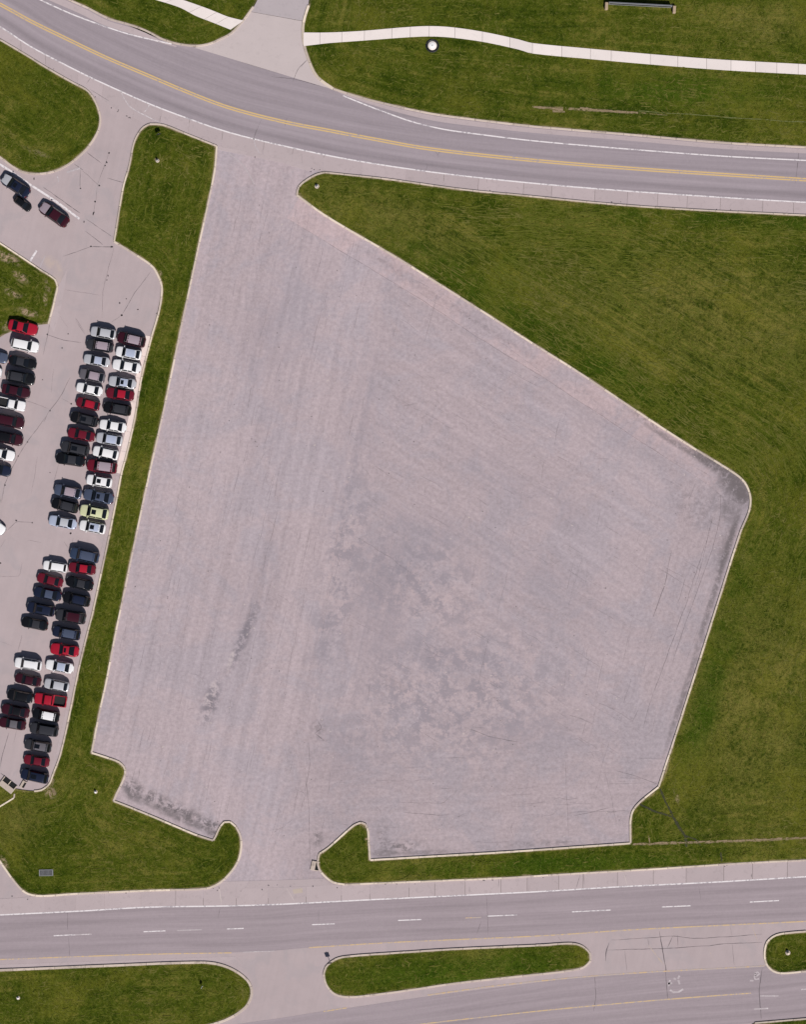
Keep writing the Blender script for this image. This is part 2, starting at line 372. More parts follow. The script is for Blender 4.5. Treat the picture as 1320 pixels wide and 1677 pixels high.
def offset_ribbon(name, line, w, z, mat, parent, off=0.0, jitter=0.0, taper=False):
    a = np.array(line); nn = normals(a); ww = np.full(len(a), w / 2)
    if jitter: ww = ww * (1 + jitter * rng.uniform(-1, 1, len(a)))
    if taper: ww = ww * np.minimum(1, 6 * np.minimum(np.linspace(0, 1, len(a)), np.linspace(1, 0, len(a))) + .25)
    L = a + nn * (off + ww)[:, None]; R = a + nn * (off - ww)[:, None]; n = len(a)
    return [(*p, z) for p in L] + [(*p, z) for p in R], [(n + i, n + i + 1, i + 1, i) for i in range(n - 1)]
def paint(name, pts, w, z, mat, parent, off=0.0, curve=True):
    line = smooth_line(pts, 1.0) if curve else np.array(pts)
    v, f = offset_ribbon(name, line, w, z, mat, parent, off)
    return link(name, mesh(name, v, f), mat, parent)
def prism_ribbon(name, a, b, z0, z1, ch, mat, parent):
    """closed slab between two short polylines a (left) and b (right) with a chamfered top"""
    n = len(a); v = []
    d = b - a; d /= np.maximum(np.linalg.norm(d, axis=1), 1e-9)[:, None]
    for p, q, k in zip(a, b, d):
        v += [(*p, z0), (*p, z1 - ch), (*(p + k * ch), z1), (*(q - k * ch), z1), (*q, z1 - ch), (*q, z0)]
    f = []
    for i in range(n - 1):
        for j in range(6):
            j2 = (j + 1) % 6; f.append((i * 6 + j, i * 6 + j2, (i + 1) * 6 + j2, (i + 1) * 6 + j))
    f.append((5, 4, 3, 2, 1, 0)); m = (n - 1) * 6; f.append((m, m + 1, m + 2, m + 3, m + 4, m + 5))
    me = mesh(name, v, f)
    # the top must face up
    if sum(p.normal.z * p.area for p in me.polygons if abs(p.normal.z) > .9 and p.center.z > z1 - .01) < 0: me.flip_normals()
    return link(name, me, mat, parent)
def slabs(sname, A, B, z0, z1, mat, length, gap=.05, label=None, part='slab', cuts=None, jit=.25, n=6, bed=True):
    """a strip of slabs between two polylines, each slab an object, over a dirt bed showing in the joints"""
    A = np.array(A); B = np.array(B); sa, sb = arclen(A), arclen(B); T = sa[-1]
    par = ribbon(sname, A, B, z1 - .025, M['joint'], max(8, int(T)))
    tag(par, kind='structure', label=label)
    if cuts is None:
        cuts = [0.0]
        while cuts[-1] < T - length * .6: cuts.append(cuts[-1] + length * random.uniform(1 - jit, 1 + jit))
        cuts[-1] = T
    for c0, c1 in zip(cuts[:-1], cuts[1:]):
        g = gap / 2; q = np.linspace(c0 + g, c1 - g, n) / T
        prism_ribbon(part, at_len(A, sa, q * sa[-1]), at_len(B, sb, q * sb[-1]), z0, z1, .008, mat, par)
    return par
def kerb(pts, label, mat='kerb', w=.31, z=.16, length=3.0, closed=False):
    """a kerb line of separate concrete lengths on a bedding strip"""
    line = smooth_line(PL(pts), .55); s = arclen(line); nn = normals(line)
    par_v, par_f = offset_ribbon('kerb', line, w - .06, z - .03, None, None)
    n = len(line); base = [(x, y, -.05) for x, y, _ in par_v]
    faces = par_f + [(i, i + 1, 2 * n + i + 1, 2 * n + i) for i in range(n - 1)] + [(n + i + 1, n + i, 3 * n + i, 3 * n + i + 1) for i in range(n - 1)]
    par = link('kerb', mesh('kerb', par_v + base, faces), M['joint'])
    tag(par, kind='structure', label=label)
    c = 0.0; L = s[-1]; k = 0
    # split at corners too, so that no length is bent sharply
    tang = np.diff(line, axis=0); ang = np.abs(np.degrees(np.arctan2(tang[:-1, 0] * tang[1:, 1] - tang[:-1, 1] * tang[1:, 0], (tang[:-1] * tang[1:]).sum(1))))
    corners = [s[i + 1] for i in np.where(ang > 30)[0]]
    while c < L - .05:
        e = min(L, c + length * random.uniform(.75, 1.25))
        if L - e < .8: e = L
        for q in corners:
            if c + .05 < q < e: e = q; break
        m = max(2, int((e - c) / .55) + 1); q = np.linspace(c + .03, e - .03, m)
        p = at_len(line, s, q)
        tt = at_len(line, s, np.minimum(q + .05, e)) - at_len(line, s, np.maximum(q - .05, c)); tt /= np.maximum(np.linalg.norm(tt, axis=1), 1e-9)[:, None]
        nq = np.stack([-tt[:, 1], tt[:, 0]], 1); o = random.uniform(-.012, .012); h = random.uniform(-.008, .008)
        prism_ribbon('kerb_length', p + nq * (w / 2 + o), p - nq * (w / 2 - o), -.05, z + h, .03, M['kerb_d' if random.random() < .25 else mat], par)
        c = e
    return par

# ---------------------------------------------------------------- outlines traced on the ground (photo pixels)
G_topleft = [(-60,-80),(40,-30),(140,12.5),(177,31),(211,41),(239,51),(266,65),(290,72.5),(317,76),(341,73),(361,65),(379,55),(397,36),(415,12),(440,-40),(455,-100),(-60,-100)]
G_oval = [(-160,-30),(-80,20),(0,66),(41,90),(85,117),(119,136),(145,151),(159,174),(164.5,198),(159,219),(143,243),(119,265),(95,279),(68,285),(40,283),(20,273),(0,258),(-70,214),(-180,150)]
RIGHT_STRIP = [(355,240),(351,283),(326,400),(300,520),(268,672),(245.5,772),(223,876),(200,986),(186,1053),(175.5,1109),(161,1175),(150,1232)]
LEFT_STRIP = [(56,1295),(69,1293),(81,1283),(87,1267),(98,1238),(113,1174),(129,1096),(141,1045),(151.5,1005),(168,928),(182,862),(192,813),(199,776),(207,746),(221,685),(231,623),(248.5,551),(260,512),(264.5,486),(265,468),(259,452),(250,437),(218,415),(187,396),(193,359),(202,307),(211,275),(216,250),(219,236),(225,222),(234,210),(245,204)]
G_strip_low = [(178,1241),(197,1248.5),(205,1259),(205,1268),(199,1283),(191,1299),(186,1311),(207,1319),(254,1338),(318,1365),(349,1375.5),(353,1369),(359.5,1354),(367,1345.5),(377,1345),(386.5,1353),(394,1369),(394.5,1391),(388,1413),(372,1434),(356,1447),(337,1454),(254,1457),(127,1462.5),(64,1466),(42,1461),(24,1443),(9.5,1423),(-3,1405),(-40,1360),(-100,1290)]
G_strip = [(266,205),(307,221)] + RIGHT_STRIP + G_strip_low + [(-40,1268),(0,1284),(30,1292)] + LEFT_STRIP
NE = [(532,283),(518,286.5),(501,296),(489,307),(486,320),(535,355),(644,419),(723,468),(791,511),(852,550),(952,613),(1051,679),(1133,732),(1207,778),(1220,791),(1227.5,808),(1229,823),(1225.5,840),(1213,870),(1177,982),(1142,1092),(1107,1201),(1078.5,1288)]
NOTCH = [(1078.5,1288),(1046,1314.5),(1036,1328),(1032.5,1343),(1032.5,1380)]
LOTBOT = [(1032.5,1380),(900,1389.5),(820,1395),(700,1402),(606,1407.5),(604,1380),(602.5,1358),(599,1349),(591,1346),(581,1349.5),(559,1368.5),(537,1388),(523,1397),(520.5,1408),(522,1421),(533,1435),(546,1444),(565,1447.5)]
G_field = [(634,294),(757,311),(859,321),(980,333),(1100,342),(1320,353),(1520,360),(1520,1396),(1320,1407.5),(1218,1412.5),(1059,1423),(900,1432),(820,1437),(654,1444)] + LOTBOT[::-1] + NOTCH[::-1][1:] + NE[::-1][1:]
G_road_top = [(505.5,10),(499,30),(496.5,44),(497,68),(505.5,99),(519,126),(546,146.5),(584,158.5),(638.5,172.5),(707,187),(780,197),(870,207.5),(1040,222),(1177,234),(1320,242),(1520,252),(1520,-100),(530,-100)]
G_dry = [(-120,318),(-40,372),(0,398.5),(45,428),(64,441),(90,458),(94.5,468),(91,485),(86,507),(79,531),(55,534),(8,548),(-20,570),(-120,560)]
G_medL = [(-200,1594),(0,1587.5),(170,1580.5),(324,1575),(358,1578),(385,1588.5),(405,1604),(412,1618),(410.5,1634),(402,1648),(379,1664.5),(348,1676),(290,1686),(-200,1705)]
G_medM = [(530,1594),(534,1582),(546,1571.5),(563,1566),(644.5,1559.5),(747,1553),(890,1546.5),(938,1544),(955,1549),(966,1560),(967,1572),(956,1583),(921,1590),(870,1595.5),(747,1609),(678.5,1619),(590,1630.5),(563,1631),(546,1625.5),(534,1611)]
G_medR = [(1252,1557),(1256,1542),(1269,1531),(1287,1527),(1320,1524),(1520,1513),(1520,1578),(1320,1589.5),(1273,1592),(1256,1580),(1252,1566)]
G_low = [(1236,1674),(1260,1672),(1320,1667),(1520,1652),(1520,1800),(1180,1800),(1215,1690)]
WALK_T = [(497,54.5),(536,54.5),(591,52),(662,46),(703,44),(741,46),(792,53.5),(850,66),(870,71.5),(967,81),(1068,90),(1177,98.5),(1320,106.5),(1520,118)]
WALK_B = [(497,76.5),(520,74),(536,72),(591,68),(673,62),(707,61),(741,63),(792,70),(850,82.5),(870,88.5),(967,98),(1068,107),(1177,115.5),(1320,123.5),(1520,135)]

# ---------------------------------------------------------------- the setting
def big_ground():
    n = 8; R = 2500.0; v = []; f = []
    for i in range(n + 1):
        for j in range(n + 1): v.append((-R + 2 * R * i / n, -R + 2 * R * j / n, -.30))
    for i in range(n):
        for j in range(n): a = i * (n + 1) + j; f.append((a, a + n + 1, a + n + 2, a + 1))
    tag(link('terrain', mesh('terrain', v, f), M['terrain']), kind='structure')
big_ground()
lot = sheet('parking_lot', PL([(300,215),(450,250),(700,278),(900,420),(1270,650),(1270,900),(1120,1300),(1080,1420),(700,1448),(600,1464),(440,1470),(300,1470),(180,1330),(135,1240),(190,985),(250,600),(290,400),(330,260)]), 0.0, M['lot'])
tag(lot, kind='structure', label='wide empty parking lot of worn pinkish grey paving')
left_lot = sheet('car_lot', PL([(-260,60),(180,120),(330,215),(325,260),(280,400),(240,600),(180,985),(125,1240),(120,1330),(240,1450),(240,1490),(-260,1510)]), -.006, M['leftlot'])
tag(left_lot, kind='structure', label='paved car lot where the parked cars stand')
med = sheet('median_paving', PL([(-260,1566),(450,1550),(1320,1500),(1560,1488),(1560,1700),(900,1720),(300,1760),(-260,1780)]), -.004, M['leftlot'])
tag(med, kind='structure', label='paved openings between the grass medians')

# upper road
UP_S = PL([(-260,-90),(-120,-22),(-40,22),(0,44),(51,77),(102,104),(146,126),(198,150),(245,170.5),(307,194),(375,217),(468,240),(570,261),(700,281),(850,298),(1000,311),(1177,323),(1320,331.5),(1540,342)])
UP_N = PL([(-190,-130),(-60,-80),(40,-30),(140,14),(211,43),(266,66),(317,78),(360,90),(400,104),(478,127),(546,146),(584,158),(638,172.5),(707,188),(780,198),(870,208.5),(1040,223),(1177,235),(1320,243),(1540,254)])
UP_S2 = PL([(-260,-70),(-120,0),(-40,46),(0,66),(41,90),(85,117),(119,136),(145,151),(190,180),(245,204),(307,221),(355,240),(450,262),(532,283),(634,294),(757,311),(859,321),(980,333),(1100,342),(1320,353),(1540,361)])
ups, upn, ups2 = smooth_line(UP_S), smooth_line(UP_N), smooth_line(UP_S2)
road_up = ribbon('road', ups, upn, .006, M['road_up'], 160)
tag(road_up, kind='structure', label='curving two lane asphalt road across the top')
shoulder_up = slabs('road_shoulder', ups, ups2, -.05, .012, M['shoulder'], 6.0, .05, 'pale concrete shoulder along the curving road')
paint('edge_line', UP_S, .22, .018, M['white'], road_up, off=-.05)
paint('edge_line', PL([(40,-12),(90,12),(130,29),(198,53),(240,64),(281,73)]), .21, .012, M['white'], road_up)
paint('edge_line', PL([(562,157.5),(590,169),(621,181),(673,199.5),(724,212),(775,219.5),(870,231),(1006,243),(1177,256),(1320,263.5),(1540,275)]), .21, .012, M['white'], road_up)
YC = PL([(-120,-60),(-50,-18),(10,13.5),(51,36),(102,61),(170,93.5),(239,123),(307,151.5),(375,177),(468,201),(536,214),(604,227),(707,245),(870,263),(1040,277),(1177,286),(1320,295),(1540,308)])
paint('centre_line', YC, .22, .012, M['yellow'], road_up, off=.18)
paint('centre_line', YC, .22, .012, M['yellow'], road_up, off=-.18)
GUT_N = ribbon('gutter', smooth_line(PL([(546,148.5),(584,160.5),(638,175),(707,190),(780,200),(870,210.5),(1040,225),(1177,237),(1320,245),(1540,256)])),
               smooth_line(PL([(552,151),(584,164),(638,181),(707,198),(780,208),(870,218),(1040,232),(1177,244),(1320,252),(1540,263)])), .011, M['shoulder'], 80)
tag(GUT_N, kind='structure')
GUT_N2 = ribbon('gutter', smooth_line(PL([(40,-28),(140,16),(177,35),(211,45),(239,55),(266,69),(290,76)])), smooth_line(PL([(30,-20),(128,22),(170,42),(211,55),(239,64),(262,71),(288,78)])), .011, M['shoulder'], 40)
tag(GUT_N2, kind='structure')

# driveway to the north of the road
DR_A = PL([(440,-60),(424,-6),(415,13),(397,36),(379,55),(361,65),(341,73),(318,79)]); DR_B = PL([(520,-60),(507,-6),(504,14),(496,44),(497,68),(510,110),(546,148)])
drv = slabs('driveway', smooth_line(DR_A), smooth_line(DR_B), -.05, .014, M['apron'], 8, .06, 'pale concrete driveway opening onto the curving road', cuts=[0, 8.6, float(arclen(smooth_line(DR_A))[-1])], n=16)

drv.children[0].data.materials[0] = mat_conc('driveway_paving', (.375, .328, .340), .2, .06)
sheet('bed', PL([(300,74),(341,74),(380,56),(398,37),(418,8),(505,8),(498,60),(510,110),(560,150),(478,140),(400,120)]), -.012, M['joint'], drv)
# lower road
LN = PL([(-260,1508),(-100,1502),(0,1497.5),(136,1491),(239,1485),(361,1483),(450,1480.5),(610,1472.5),(747,1466),(890,1459),(1006,1452),(1177,1443.5),(1320,1435),(1540,1422)])
LNK = PL([(-260,1474),(-100,1472),(0,1471),(64,1467),(127,1463),(254,1457.5),(337,1454.5),(440,1453),(520,1450),(565,1448),(654,1444.5),(820,1437.5),(900,1432.5),(1059,1423.5),(1218,1413),(1320,1408),(1540,1394)])
LY = PL([(-260,1580),(0,1571),(239,1562),(379,1559),(450,1556),(506,1551),(644,1542.5),(890,1531),(1040,1521.5),(1320,1508),(1540,1496)])
ln, lnk, ly = smooth_line(LN), smooth_line(LNK), smooth_line(LY)
road_low = ribbon('road', ly, ln, .004, M['road_low'], 160)
tag(road_low, kind='structure', label='straight two lane asphalt carriageway below the lot')
shoulder_low = slabs('road_shoulder', ln, lnk, -.05, .012, M['shoulder'], 5.2, .06, 'pale concrete shoulder between lower road and grass')
paint('edge_line', LN, .22, .018, M['white'], road_low)
paint('edge_line', PL([(-260,1580),(0,1570.5),(239,1562),(379,1559.5)]), .19, .010, M['faded_yellow2'], road_low)
paint('edge_line', PL([(506,1551),(644,1542.5),(890,1531.5),(1040,1521.5),(1320,1508),(1540,1496)]), .19, .010, M['faded_yellow2'], road_low)
paint('edge_line', PL([(398,1558.5),(450,1556.5)]), .14, .010, M['faded_white'], road_low)
paint('edge_line', PL([(448,1556),(474,1554)]), .2, .010, M['white'], road_low, curve=False) if False else None
for x0, y0, x1, y1, m in ((88,1531.5,123,1530,'white'),(235,1525,271,1523.5,'white'),(372,1520.5,399,1519.5,'white'),(511,1513.5,548,1512,'white'),(652,1506.5,690,1505,'white'),(799,1499.5,847,1497.5,'white'),
                       (937,1492.5,1000,1489.5,'white'),(1084,1484.5,1131,1482.5,'white'),(1228,1476.5,1276,1474,'white'),(762,1502.5,788,1501.5,'faded_yellow'),
                       (123,1530,150,1529,'faded_white'),(290,1523,330,1521.5,'faded_white'),(-60,1538,-25,1536.5,'white')):
    paint('lane_dash', PL([(x0,y0),(x1,y1)]), .17, .010, M[m], road_low, curve=False)
# kerb-side strip south of the carriageway
gut3 = ribbon('gutter', smooth_line(PL([(-260,1590),(0,1579),(170,1573),(324,1567.5),(400,1565)])), smooth_line(PL([(-260,1595),(0,1586),(170,1579),(324,1573.5),(372,1574)])), .002, M['shoulder'], 40)
tag(gut3, kind='structure')
# south carriageway
SN = PL([(-260,1730),(200,1700),(440,1669),(530,1655),(568,1650),(700,1631),(890,1607),(972,1597),(1074,1590),(1255,1581),(1300,1585),(1540,1568)])
SS = PL([(-260,1830),(200,1800),(440,1769),(530,1755),(700,1735),(890,1707),(1074,1687),(1240,1674),(1320,1666),(1400,1660),(1540,1648)])
road_s = ribbon('road', smooth_line(SS), smooth_line(SN), .004, M['road_low'], 100)
tag(road_s, kind='structure', label='second asphalt carriageway along the bottom edge')
paint('edge_line', PL([(530,1655.5),(568,1649.5)]), .19, .010, M['faded_yellow2'], road_s)
paint('edge_line', PL([(700,1629),(800,1615),(890,1605),(972,1597.5),(1074,1590.5),(1180,1585),(1252,1581)]), .22, .010, M['faded_yellow'], road_s)
paint('centre_line', PL([(640,1683),(692,1676),(815,1662),(890,1654),(1006,1643),(1120,1633.5),(1230,1625.5)]), .19, .010, M['faded_yellow2'], road_s)
for x0, y0, x1, y1 in ((1245,1630,1275,1630),(1235,1651.5,1258,1650.5),(1312,1619.5,1340,1618)):
    paint('lane_dash', PL([(x0,y0),(x1,y1)]), .22, .010, M['faded_white'], road_s, curve=False)
# worn white lane symbols
def symbol(name, strokes, w=.22):
    v, f = [], []
    for st in strokes:
        a, b = offset_ribbon('', smooth_line(PL(st), .3, 30), w, .0105, None, None); k = len(v); v += a; f += [tuple(i + k for i in q) for q in b]
    return link(name, mesh(name, v, f), M['faded_white'], road_s)
symbol('arrow_marking', [[(1097,1604),(1095,1614)],[(1093,1610),(1101,1609)],[(1103,1601),(1107,1603)],[(1111,1604),(1113,1611)],[(1097,1620),(1103,1624),(1112,1623),(1119,1619)],[(1113,1597),(1110,1602)]], .3)
symbol('lane_symbol', [[(1236,1593),(1241,1591),(1244,1594),(1240,1597),(1235,1598),(1237,1603),(1243,1602)],[(1238,1597),(1236,1593)],[(1228,1605),(1234,1605)]], .28)

# entrance details
paint('old_marking', PL([(198,151),(211,174),(240,191),(263,202)]), .16, .018, M['faded_white'], shoulder_up)
paint('old_marking', PL([(245,172),(237,184)]), .18, .018, M['faded_white'], shoulder_up, curve=False)
paint('old_marking', PL([(415,226),(418,240),(425,252)]), .16, .018, M['faded_white'], shoulder_up)
paint('old_marking', PL([(375,252),(397,270),(408,286),(416,302)]), .14, .006, M['faded_white'], lot)
gut_entry = slabs('gutter', smooth_line(PL([(358,240),(450,259),(516,276)])), smooth_line(PL([(357,246),(450,265),(506,281)])), -.05, .018, M['shoulder'], 4, .04, None)
gut_exit = slabs('gutter', smooth_line(PL([(362,1443),(440,1441),(530,1438)])), smooth_line(PL([(345,1455),(440,1452.5),(548,1449)])), -.05, .016, M['shoulder'], 4.2, .05, None)
sheet('patch', PL([(479,1456),(495,1453.5),(496,1461),(481,1463)]), .019, M['kerb_d'], shoulder_low)
paint('lot_line', PL([(-60,240),(0,270),(48,302),(91,330),(130,359)]), .34, .004, M['white'], left_lot)
paint('stall_line', PL([(48,430),(60,411)]), .32, .004, M['white'], left_lot, curve=False)
paint('stall_line', PL([(65,439),(74,419)]), .18, .004, M['faded_white'], left_lot, curve=False)
paint('stall_line', PL([(94,288),(96,299)]), .18, .004, M['faded_white'], left_lot, curve=False)
paint('stall_line', PL([(109,283),(131,276)]), .30, .004, M['faded_white'], left_lot, curve=False)

# paving strips along edges of the lots (slabs with open joints)
slabs('edge_paving', smooth_line(PL([(490,323),(535,357),(644,421),(723,470),(852,552),(952,615),(1051,681),(1133,734),(1190,770)])),
      smooth_line(PL([(470,358),(520,388),(625,452),(705,503),(832,583),(930,645),(1030,712),(1110,763),(1165,797)])), -.05, .006, M['lot_edge'], 8.5, .05, None)
slabs('concrete_strip', smooth_line(PL([(247,551),(229,625),(219,687),(205,747),(197,776)])), smooth_line(PL([(238,549.5),(221,623),(210,685),(196,745),(188,774)])), -.05, .012, M['strip'], 4.2, .05, 'bright concrete strip beside the parked cars')
slabs('concrete_strip', smooth_line(PL([(196,780),(190,815),(180,862),(166,928),(149,1005),(139,1045),(127,1096),(111,1174),(97,1236)])), smooth_line(PL([(190,779),(184,814),(174,861),(160,927),(143,1004),(133,1044),(121,1095),(105,1172),(91,1234)])), -.05, .008, M['shoulder'], 4.6, .05, None)
slabs('concrete_strip', smooth_line(PL([(94,472),(92,487),(88,508),(81,532)])), smooth_line(PL([(110,440),(104,480),(97,515),(88,545)])), -.05, .008, M['shoulder'], 4.0, .05, None)

# sidewalks of single slabs, cut at the joints that show
def walk(A, B, xs, label):
    A = smooth_line(PL(A)); B = smooth_line(PL(B)); s = arclen(A)
    cuts = [0.0] + [float(np.interp((x - 660) * S, A[:, 0], s)) for x in xs] + [s[-1]]
    return slabs('sidewalk', A, B, 0.0, .175, M['walk'], 4, .055, label, cuts=cuts)
walk(WALK_T, WALK_B, [524,560,597,642,672,703,745,790,835,872,920,967,1001,1065,1110,1157,1197,1237,1272,1307,1350,1395,1440,1480], 'pale concrete sidewalk curving along the top lawn')
walk([(250,-16),(331,12),(352,20),(373,28.5),(399,35)], [(230,-6),(293,13),(320,27),(348,38),(378,50)], [290,330,355,374], 'short pale concrete sidewalk left of the driveway')

# kerbs
kerb(G_topleft[1:14], 'weathered kerb round the lawn corner by the driveway', 'kerb_d')
kerb(G_oval[1:18], 'kerb round the lawn at the upper left edge', 'kerb_d')
kerb([(245,204),(266,205),(307,221),(355,240)], 'kerb at the top end of the grass strip', 'kerb_d', w=.3)
kerb(RIGHT_STRIP, 'long pale kerb between grass strip and empty lot', w=.27)
kerb([(150,1232)] + G_strip_low[:16], 'zigzag pale kerb at the lower left corner of the lot')
kerb(G_strip_low[15:-2], 'kerb along the lower left lawn', 'kerb')
kerb(LEFT_STRIP[:17], 'kerb between the car rows and the grass strip', 'kerb', w=.28)
kerb(LEFT_STRIP[16:24], 'kerb at the head of the car lot', 'kerb', w=.31)
kerb(LEFT_STRIP[23:], 'kerb along the entrance lane', 'kerb', w=.28)
kerb(NE[:5], 'stained kerb round the pointed tip of the big field', 'kerb_d')
kerb(NE[4:], 'long pale kerb round the upper right of the lot', w=.31)
kerb(NOTCH, 'pale kerb of the notch at the lower right corner', w=.31)
kerb(LOTBOT, 'pale kerb along the bottom of the lot', w=.31)
kerb([(565,1447.5),(654,1444),(820,1437),(900,1432),(1059,1423),(1218,1412.5),(1320,1407.5),(1520,1396)], 'kerb between lower road and grass', 'kerb', w=.27)
kerb([(532,283),(634,294),(757,311),(859,321),(980,333),(1100,342),(1320,353),(1520,360)], 'weathered kerb between upper road and big field', 'kerb_d', w=.27)
kerb(G_road_top[:7], 'pale kerb along the driveway', 'kerb', w=.42)
kerb(G_road_top[6:16], 'weathered kerb between top lawn and curving road', 'kerb_d', w=.31)
kerb(G_dry[:10], 'kerb round the bare patchy lawn', 'kerb', w=.27)
kerb(G_medL[:13], 'kerb round the left grass median', 'kerb_d', w=.40)
kerb(G_medM + G_medM[:1], 'kerb round the middle grass median', 'kerb_d', w=.31)
kerb(G_medR[5:][::-1][:0] + [G_medR[4], G_medR[3], G_medR[2], G_medR[1], G_medR[0], G_medR[10], G_medR[9], G_medR[8], G_medR[7], G_medR[6]], 'kerb round the right grass median', 'kerb', w=.31)
kerb(G_low[:4], 'kerb at the lower right edge', 'kerb_d', w=.27)
kerb([(24,1299),(23,1306),(0,1320),(-30,1338)], 'thin kerb spur in the lower left grass', 'kerb', w=.26)

# grass areas: triangulated relief with the distance to the edge as an attribute
def dist_to(poly, q):
    a = np.array(poly); b = np.roll(a, -1, 0); d = np.full(len(q), 1e9)
    for p0, p1 in zip(a, b):
        e = p1 - p0; t = np.clip(((q - p0) @ e) / max(e @ e, 1e-9), 0, 1); d = np.minimum(d, np.linalg.norm(q - (p0 + t[:, None] * e), axis=1))
    return d
def inside(poly, q):
    a = np.array(poly); r = np.zeros(len(q), bool); j = len(a) - 1
    for i in range(len(a)):
        xi, yi = a[i]; xj, yj = a[j]
        c = ((yi > q[:, 1]) != (yj > q[:, 1])) & (q[:, 0] < (xj - xi) * (q[:, 1] - yi) / (yj - yi + 1e-12) + xi)
        r ^= c; j = i
    return r
walk_poly = PL(WALK_T + WALK_B[::-1])
walk_poly2 = PL([(230,-6),(293,13),(320,27),(348,38),(378,50),(399,35),(373,28.5),(352,20),(331,12),(250,-16)])
def relief(q, d, crown):
    x, y = q[:, 0], q[:, 1]; k = np.clip(d / 1.5, 0, 1); k = k * k * (3 - 2 * k)
    u = np.sin(x * .9 + 1.3 * np.sin(y * .37)) * np.sin(y * .8 + 1.1 * np.sin(x * .43)) * .045 + np.sin(x * .21 + y * .13) * np.sin(y * .19 - x * .07) * .09
    near = np.ones(len(q))
    for wp in (walk_poly, walk_poly2):
        if q[:, 1].max() < 60: break
        dd = np.where(inside(wp, q), 0.0, dist_to(wp, q)); near = np.minimum(near, np.clip((dd - 1.3) / 2.0, 0, 1))
    return .115 + near * (k * u + crown * np.clip(d / 5.0, 0, 1))
grass_polys = []
def grass(pts, label, crown=.05, cell=1.3):
    line = smooth_line(PL(pts) + PL(pts[:1]), .7)[:-1]; n = len(line)
    lo, hi = line.min(0), line.max(0)
    gx, gy = np.meshgrid(np.arange(lo[0] + cell / 2, hi[0], cell), np.arange(lo[1] + cell / 2, hi[1], cell))
    q = np.stack([gx.ravel(), gy.ravel()], 1) + rng.uniform(-.3, .3, (gx.size, 2)) * cell
    q = q[inside(line, q)]; d = dist_to(line, q); q = q[d > .45]
    allp = np.concatenate([line, q])
    v2, _, f2, _, _, _ = delaunay_2d_cdt([Vector((float(a), float(b))) for a, b in allp], [(i, (i + 1) % n) for i in range(n)], [], 1, 1e-5)
    vv = np.array([(p.x, p.y) for p in v2]); d = dist_to(line, vv); z = relief(vv, d, crown)
    me = mesh('grass', [(x, y, zz) for (x, y), zz in zip(vv, z)], [tuple(f) for f in f2], True)
    if me.polygons[0].normal.z < 0: me.flip_normals()
    at = me.attributes.new('edge_dist', 'FLOAT', 'POINT'); at.data.foreach_set('value', d.astype(np.float32))
    o = tag(link('lawn', me, M['grass']), kind='structure', label=label)
    grass_polys.append((line, crown, o)); return o
grass(G_topleft, 'lawn corner left of the driveway', 0.03)
grass(G_oval, 'rounded lawn at the upper left edge')
lawn_strip = grass(G_strip, 'long grass strip widening into the lower left lawn')
field = grass(G_field, 'large mown grass field right of the lot')
top_lawn = grass(G_road_top, 'lawn above the curving road', .03)
grass(G_dry, 'patchy lawn with bare soil behind the red car')
grass(G_medL, 'left grass median of the lower road')
grass(G_medM, 'long narrow middle grass median')
grass(G_medR, 'right grass median at the edge')
grass(G_low, 'sliver of grass in the lower right corner')

def tufts():
    V, F, D = [], [], []
    lo, hi = np.array([-68.5, -86.5]), np.array([68.5, 86.5])
    dens = 16.0; tot = 0; vi = 0
    for line, crown, o in grass_polys:
        a = np.maximum(line.min(0), lo); b = np.minimum(line.max(0), hi)
        if (b <= a).any(): continue
        k = int((b - a).prod() * dens); q = rng.uniform(a, b, (k, 2)); q = q[inside(line, q)]
        q = q[~inside(walk_poly, q)]; q = q[~inside(walk_poly2, q)]
        d = dist_to(line, q); keep = d > .30; q, d = q[keep], d[keep]
        z = relief(q, d, crown); m = len(q); B = 4
        ang = rng.uniform(0, 2 * np.pi, (m, B)); ln_ = rng.uniform(.10, .30, (m, B)); up = rng.uniform(.03, .11, (m, B)); w = rng.uniform(.025, .06, (m, B))
        dx, dy = np.cos(ang), np.sin(ang)
        base = np.stack([np.repeat(q[:, 0:1], B, 1), np.repeat(q[:, 1:2], B, 1), np.repeat(z[:, None], B, 1) - .01], -1)
        p0 = base + np.stack([-dy * w, dx * w, 0 * w], -1); p1 = base + np.stack([dy * w, -dx * w, 0 * w], -1)
        p2 = base + np.stack([dx * ln_, dy * ln_, up], -1)
        tri = np.stack([p0, p1, p2], 2).reshape(-1, 3); V.append(tri); D.append(np.repeat(d, B * 3))
    V = np.concatenate(V); D = np.concatenate(D); n = len(V) // 3
    me = bpy.data.meshes.new('grass_tufts'); me.vertices.add(len(V)); me.vertices.foreach_set('co', V.astype(np.float32).ravel())
    me.loops.add(len(V)); me.loops.foreach_set('vertex_index', np.arange(len(V), dtype=np.int32))
    me.polygons.add(n); me.polygons.foreach_set('loop_start', np.arange(0, 3 * n, 3, dtype=np.int32))
    me.update(calc_edges=True)
    at = me.attributes.new('edge_dist', 'FLOAT', 'POINT'); at.data.foreach_set('value', D.astype(np.float32))
    tag(link('grass_tufts', me, M['grass']), kind='stuff', label='short green and olive grass on the lawns', cat='grass')
    print('tuft triangles', n)
tufts()
def mat_wisp():
    t = NT('dry_grass_clippings'); x, y, _ = t.sep(t.pos()); fl = t.comb(x, y, 0.0); n = t.noise(fl, .9, 4, .7); n2 = t.noise(fl, .10, 3)
    col = t.mix(t.rng(n, .35, .65), (.060, .070, .008), (.125, .117, .032)); col = t.mix(t.rng(n2, .42, .6, 0, .7), col, (.078, .092, .011))
    return t.done(col, .95, spec=.03)
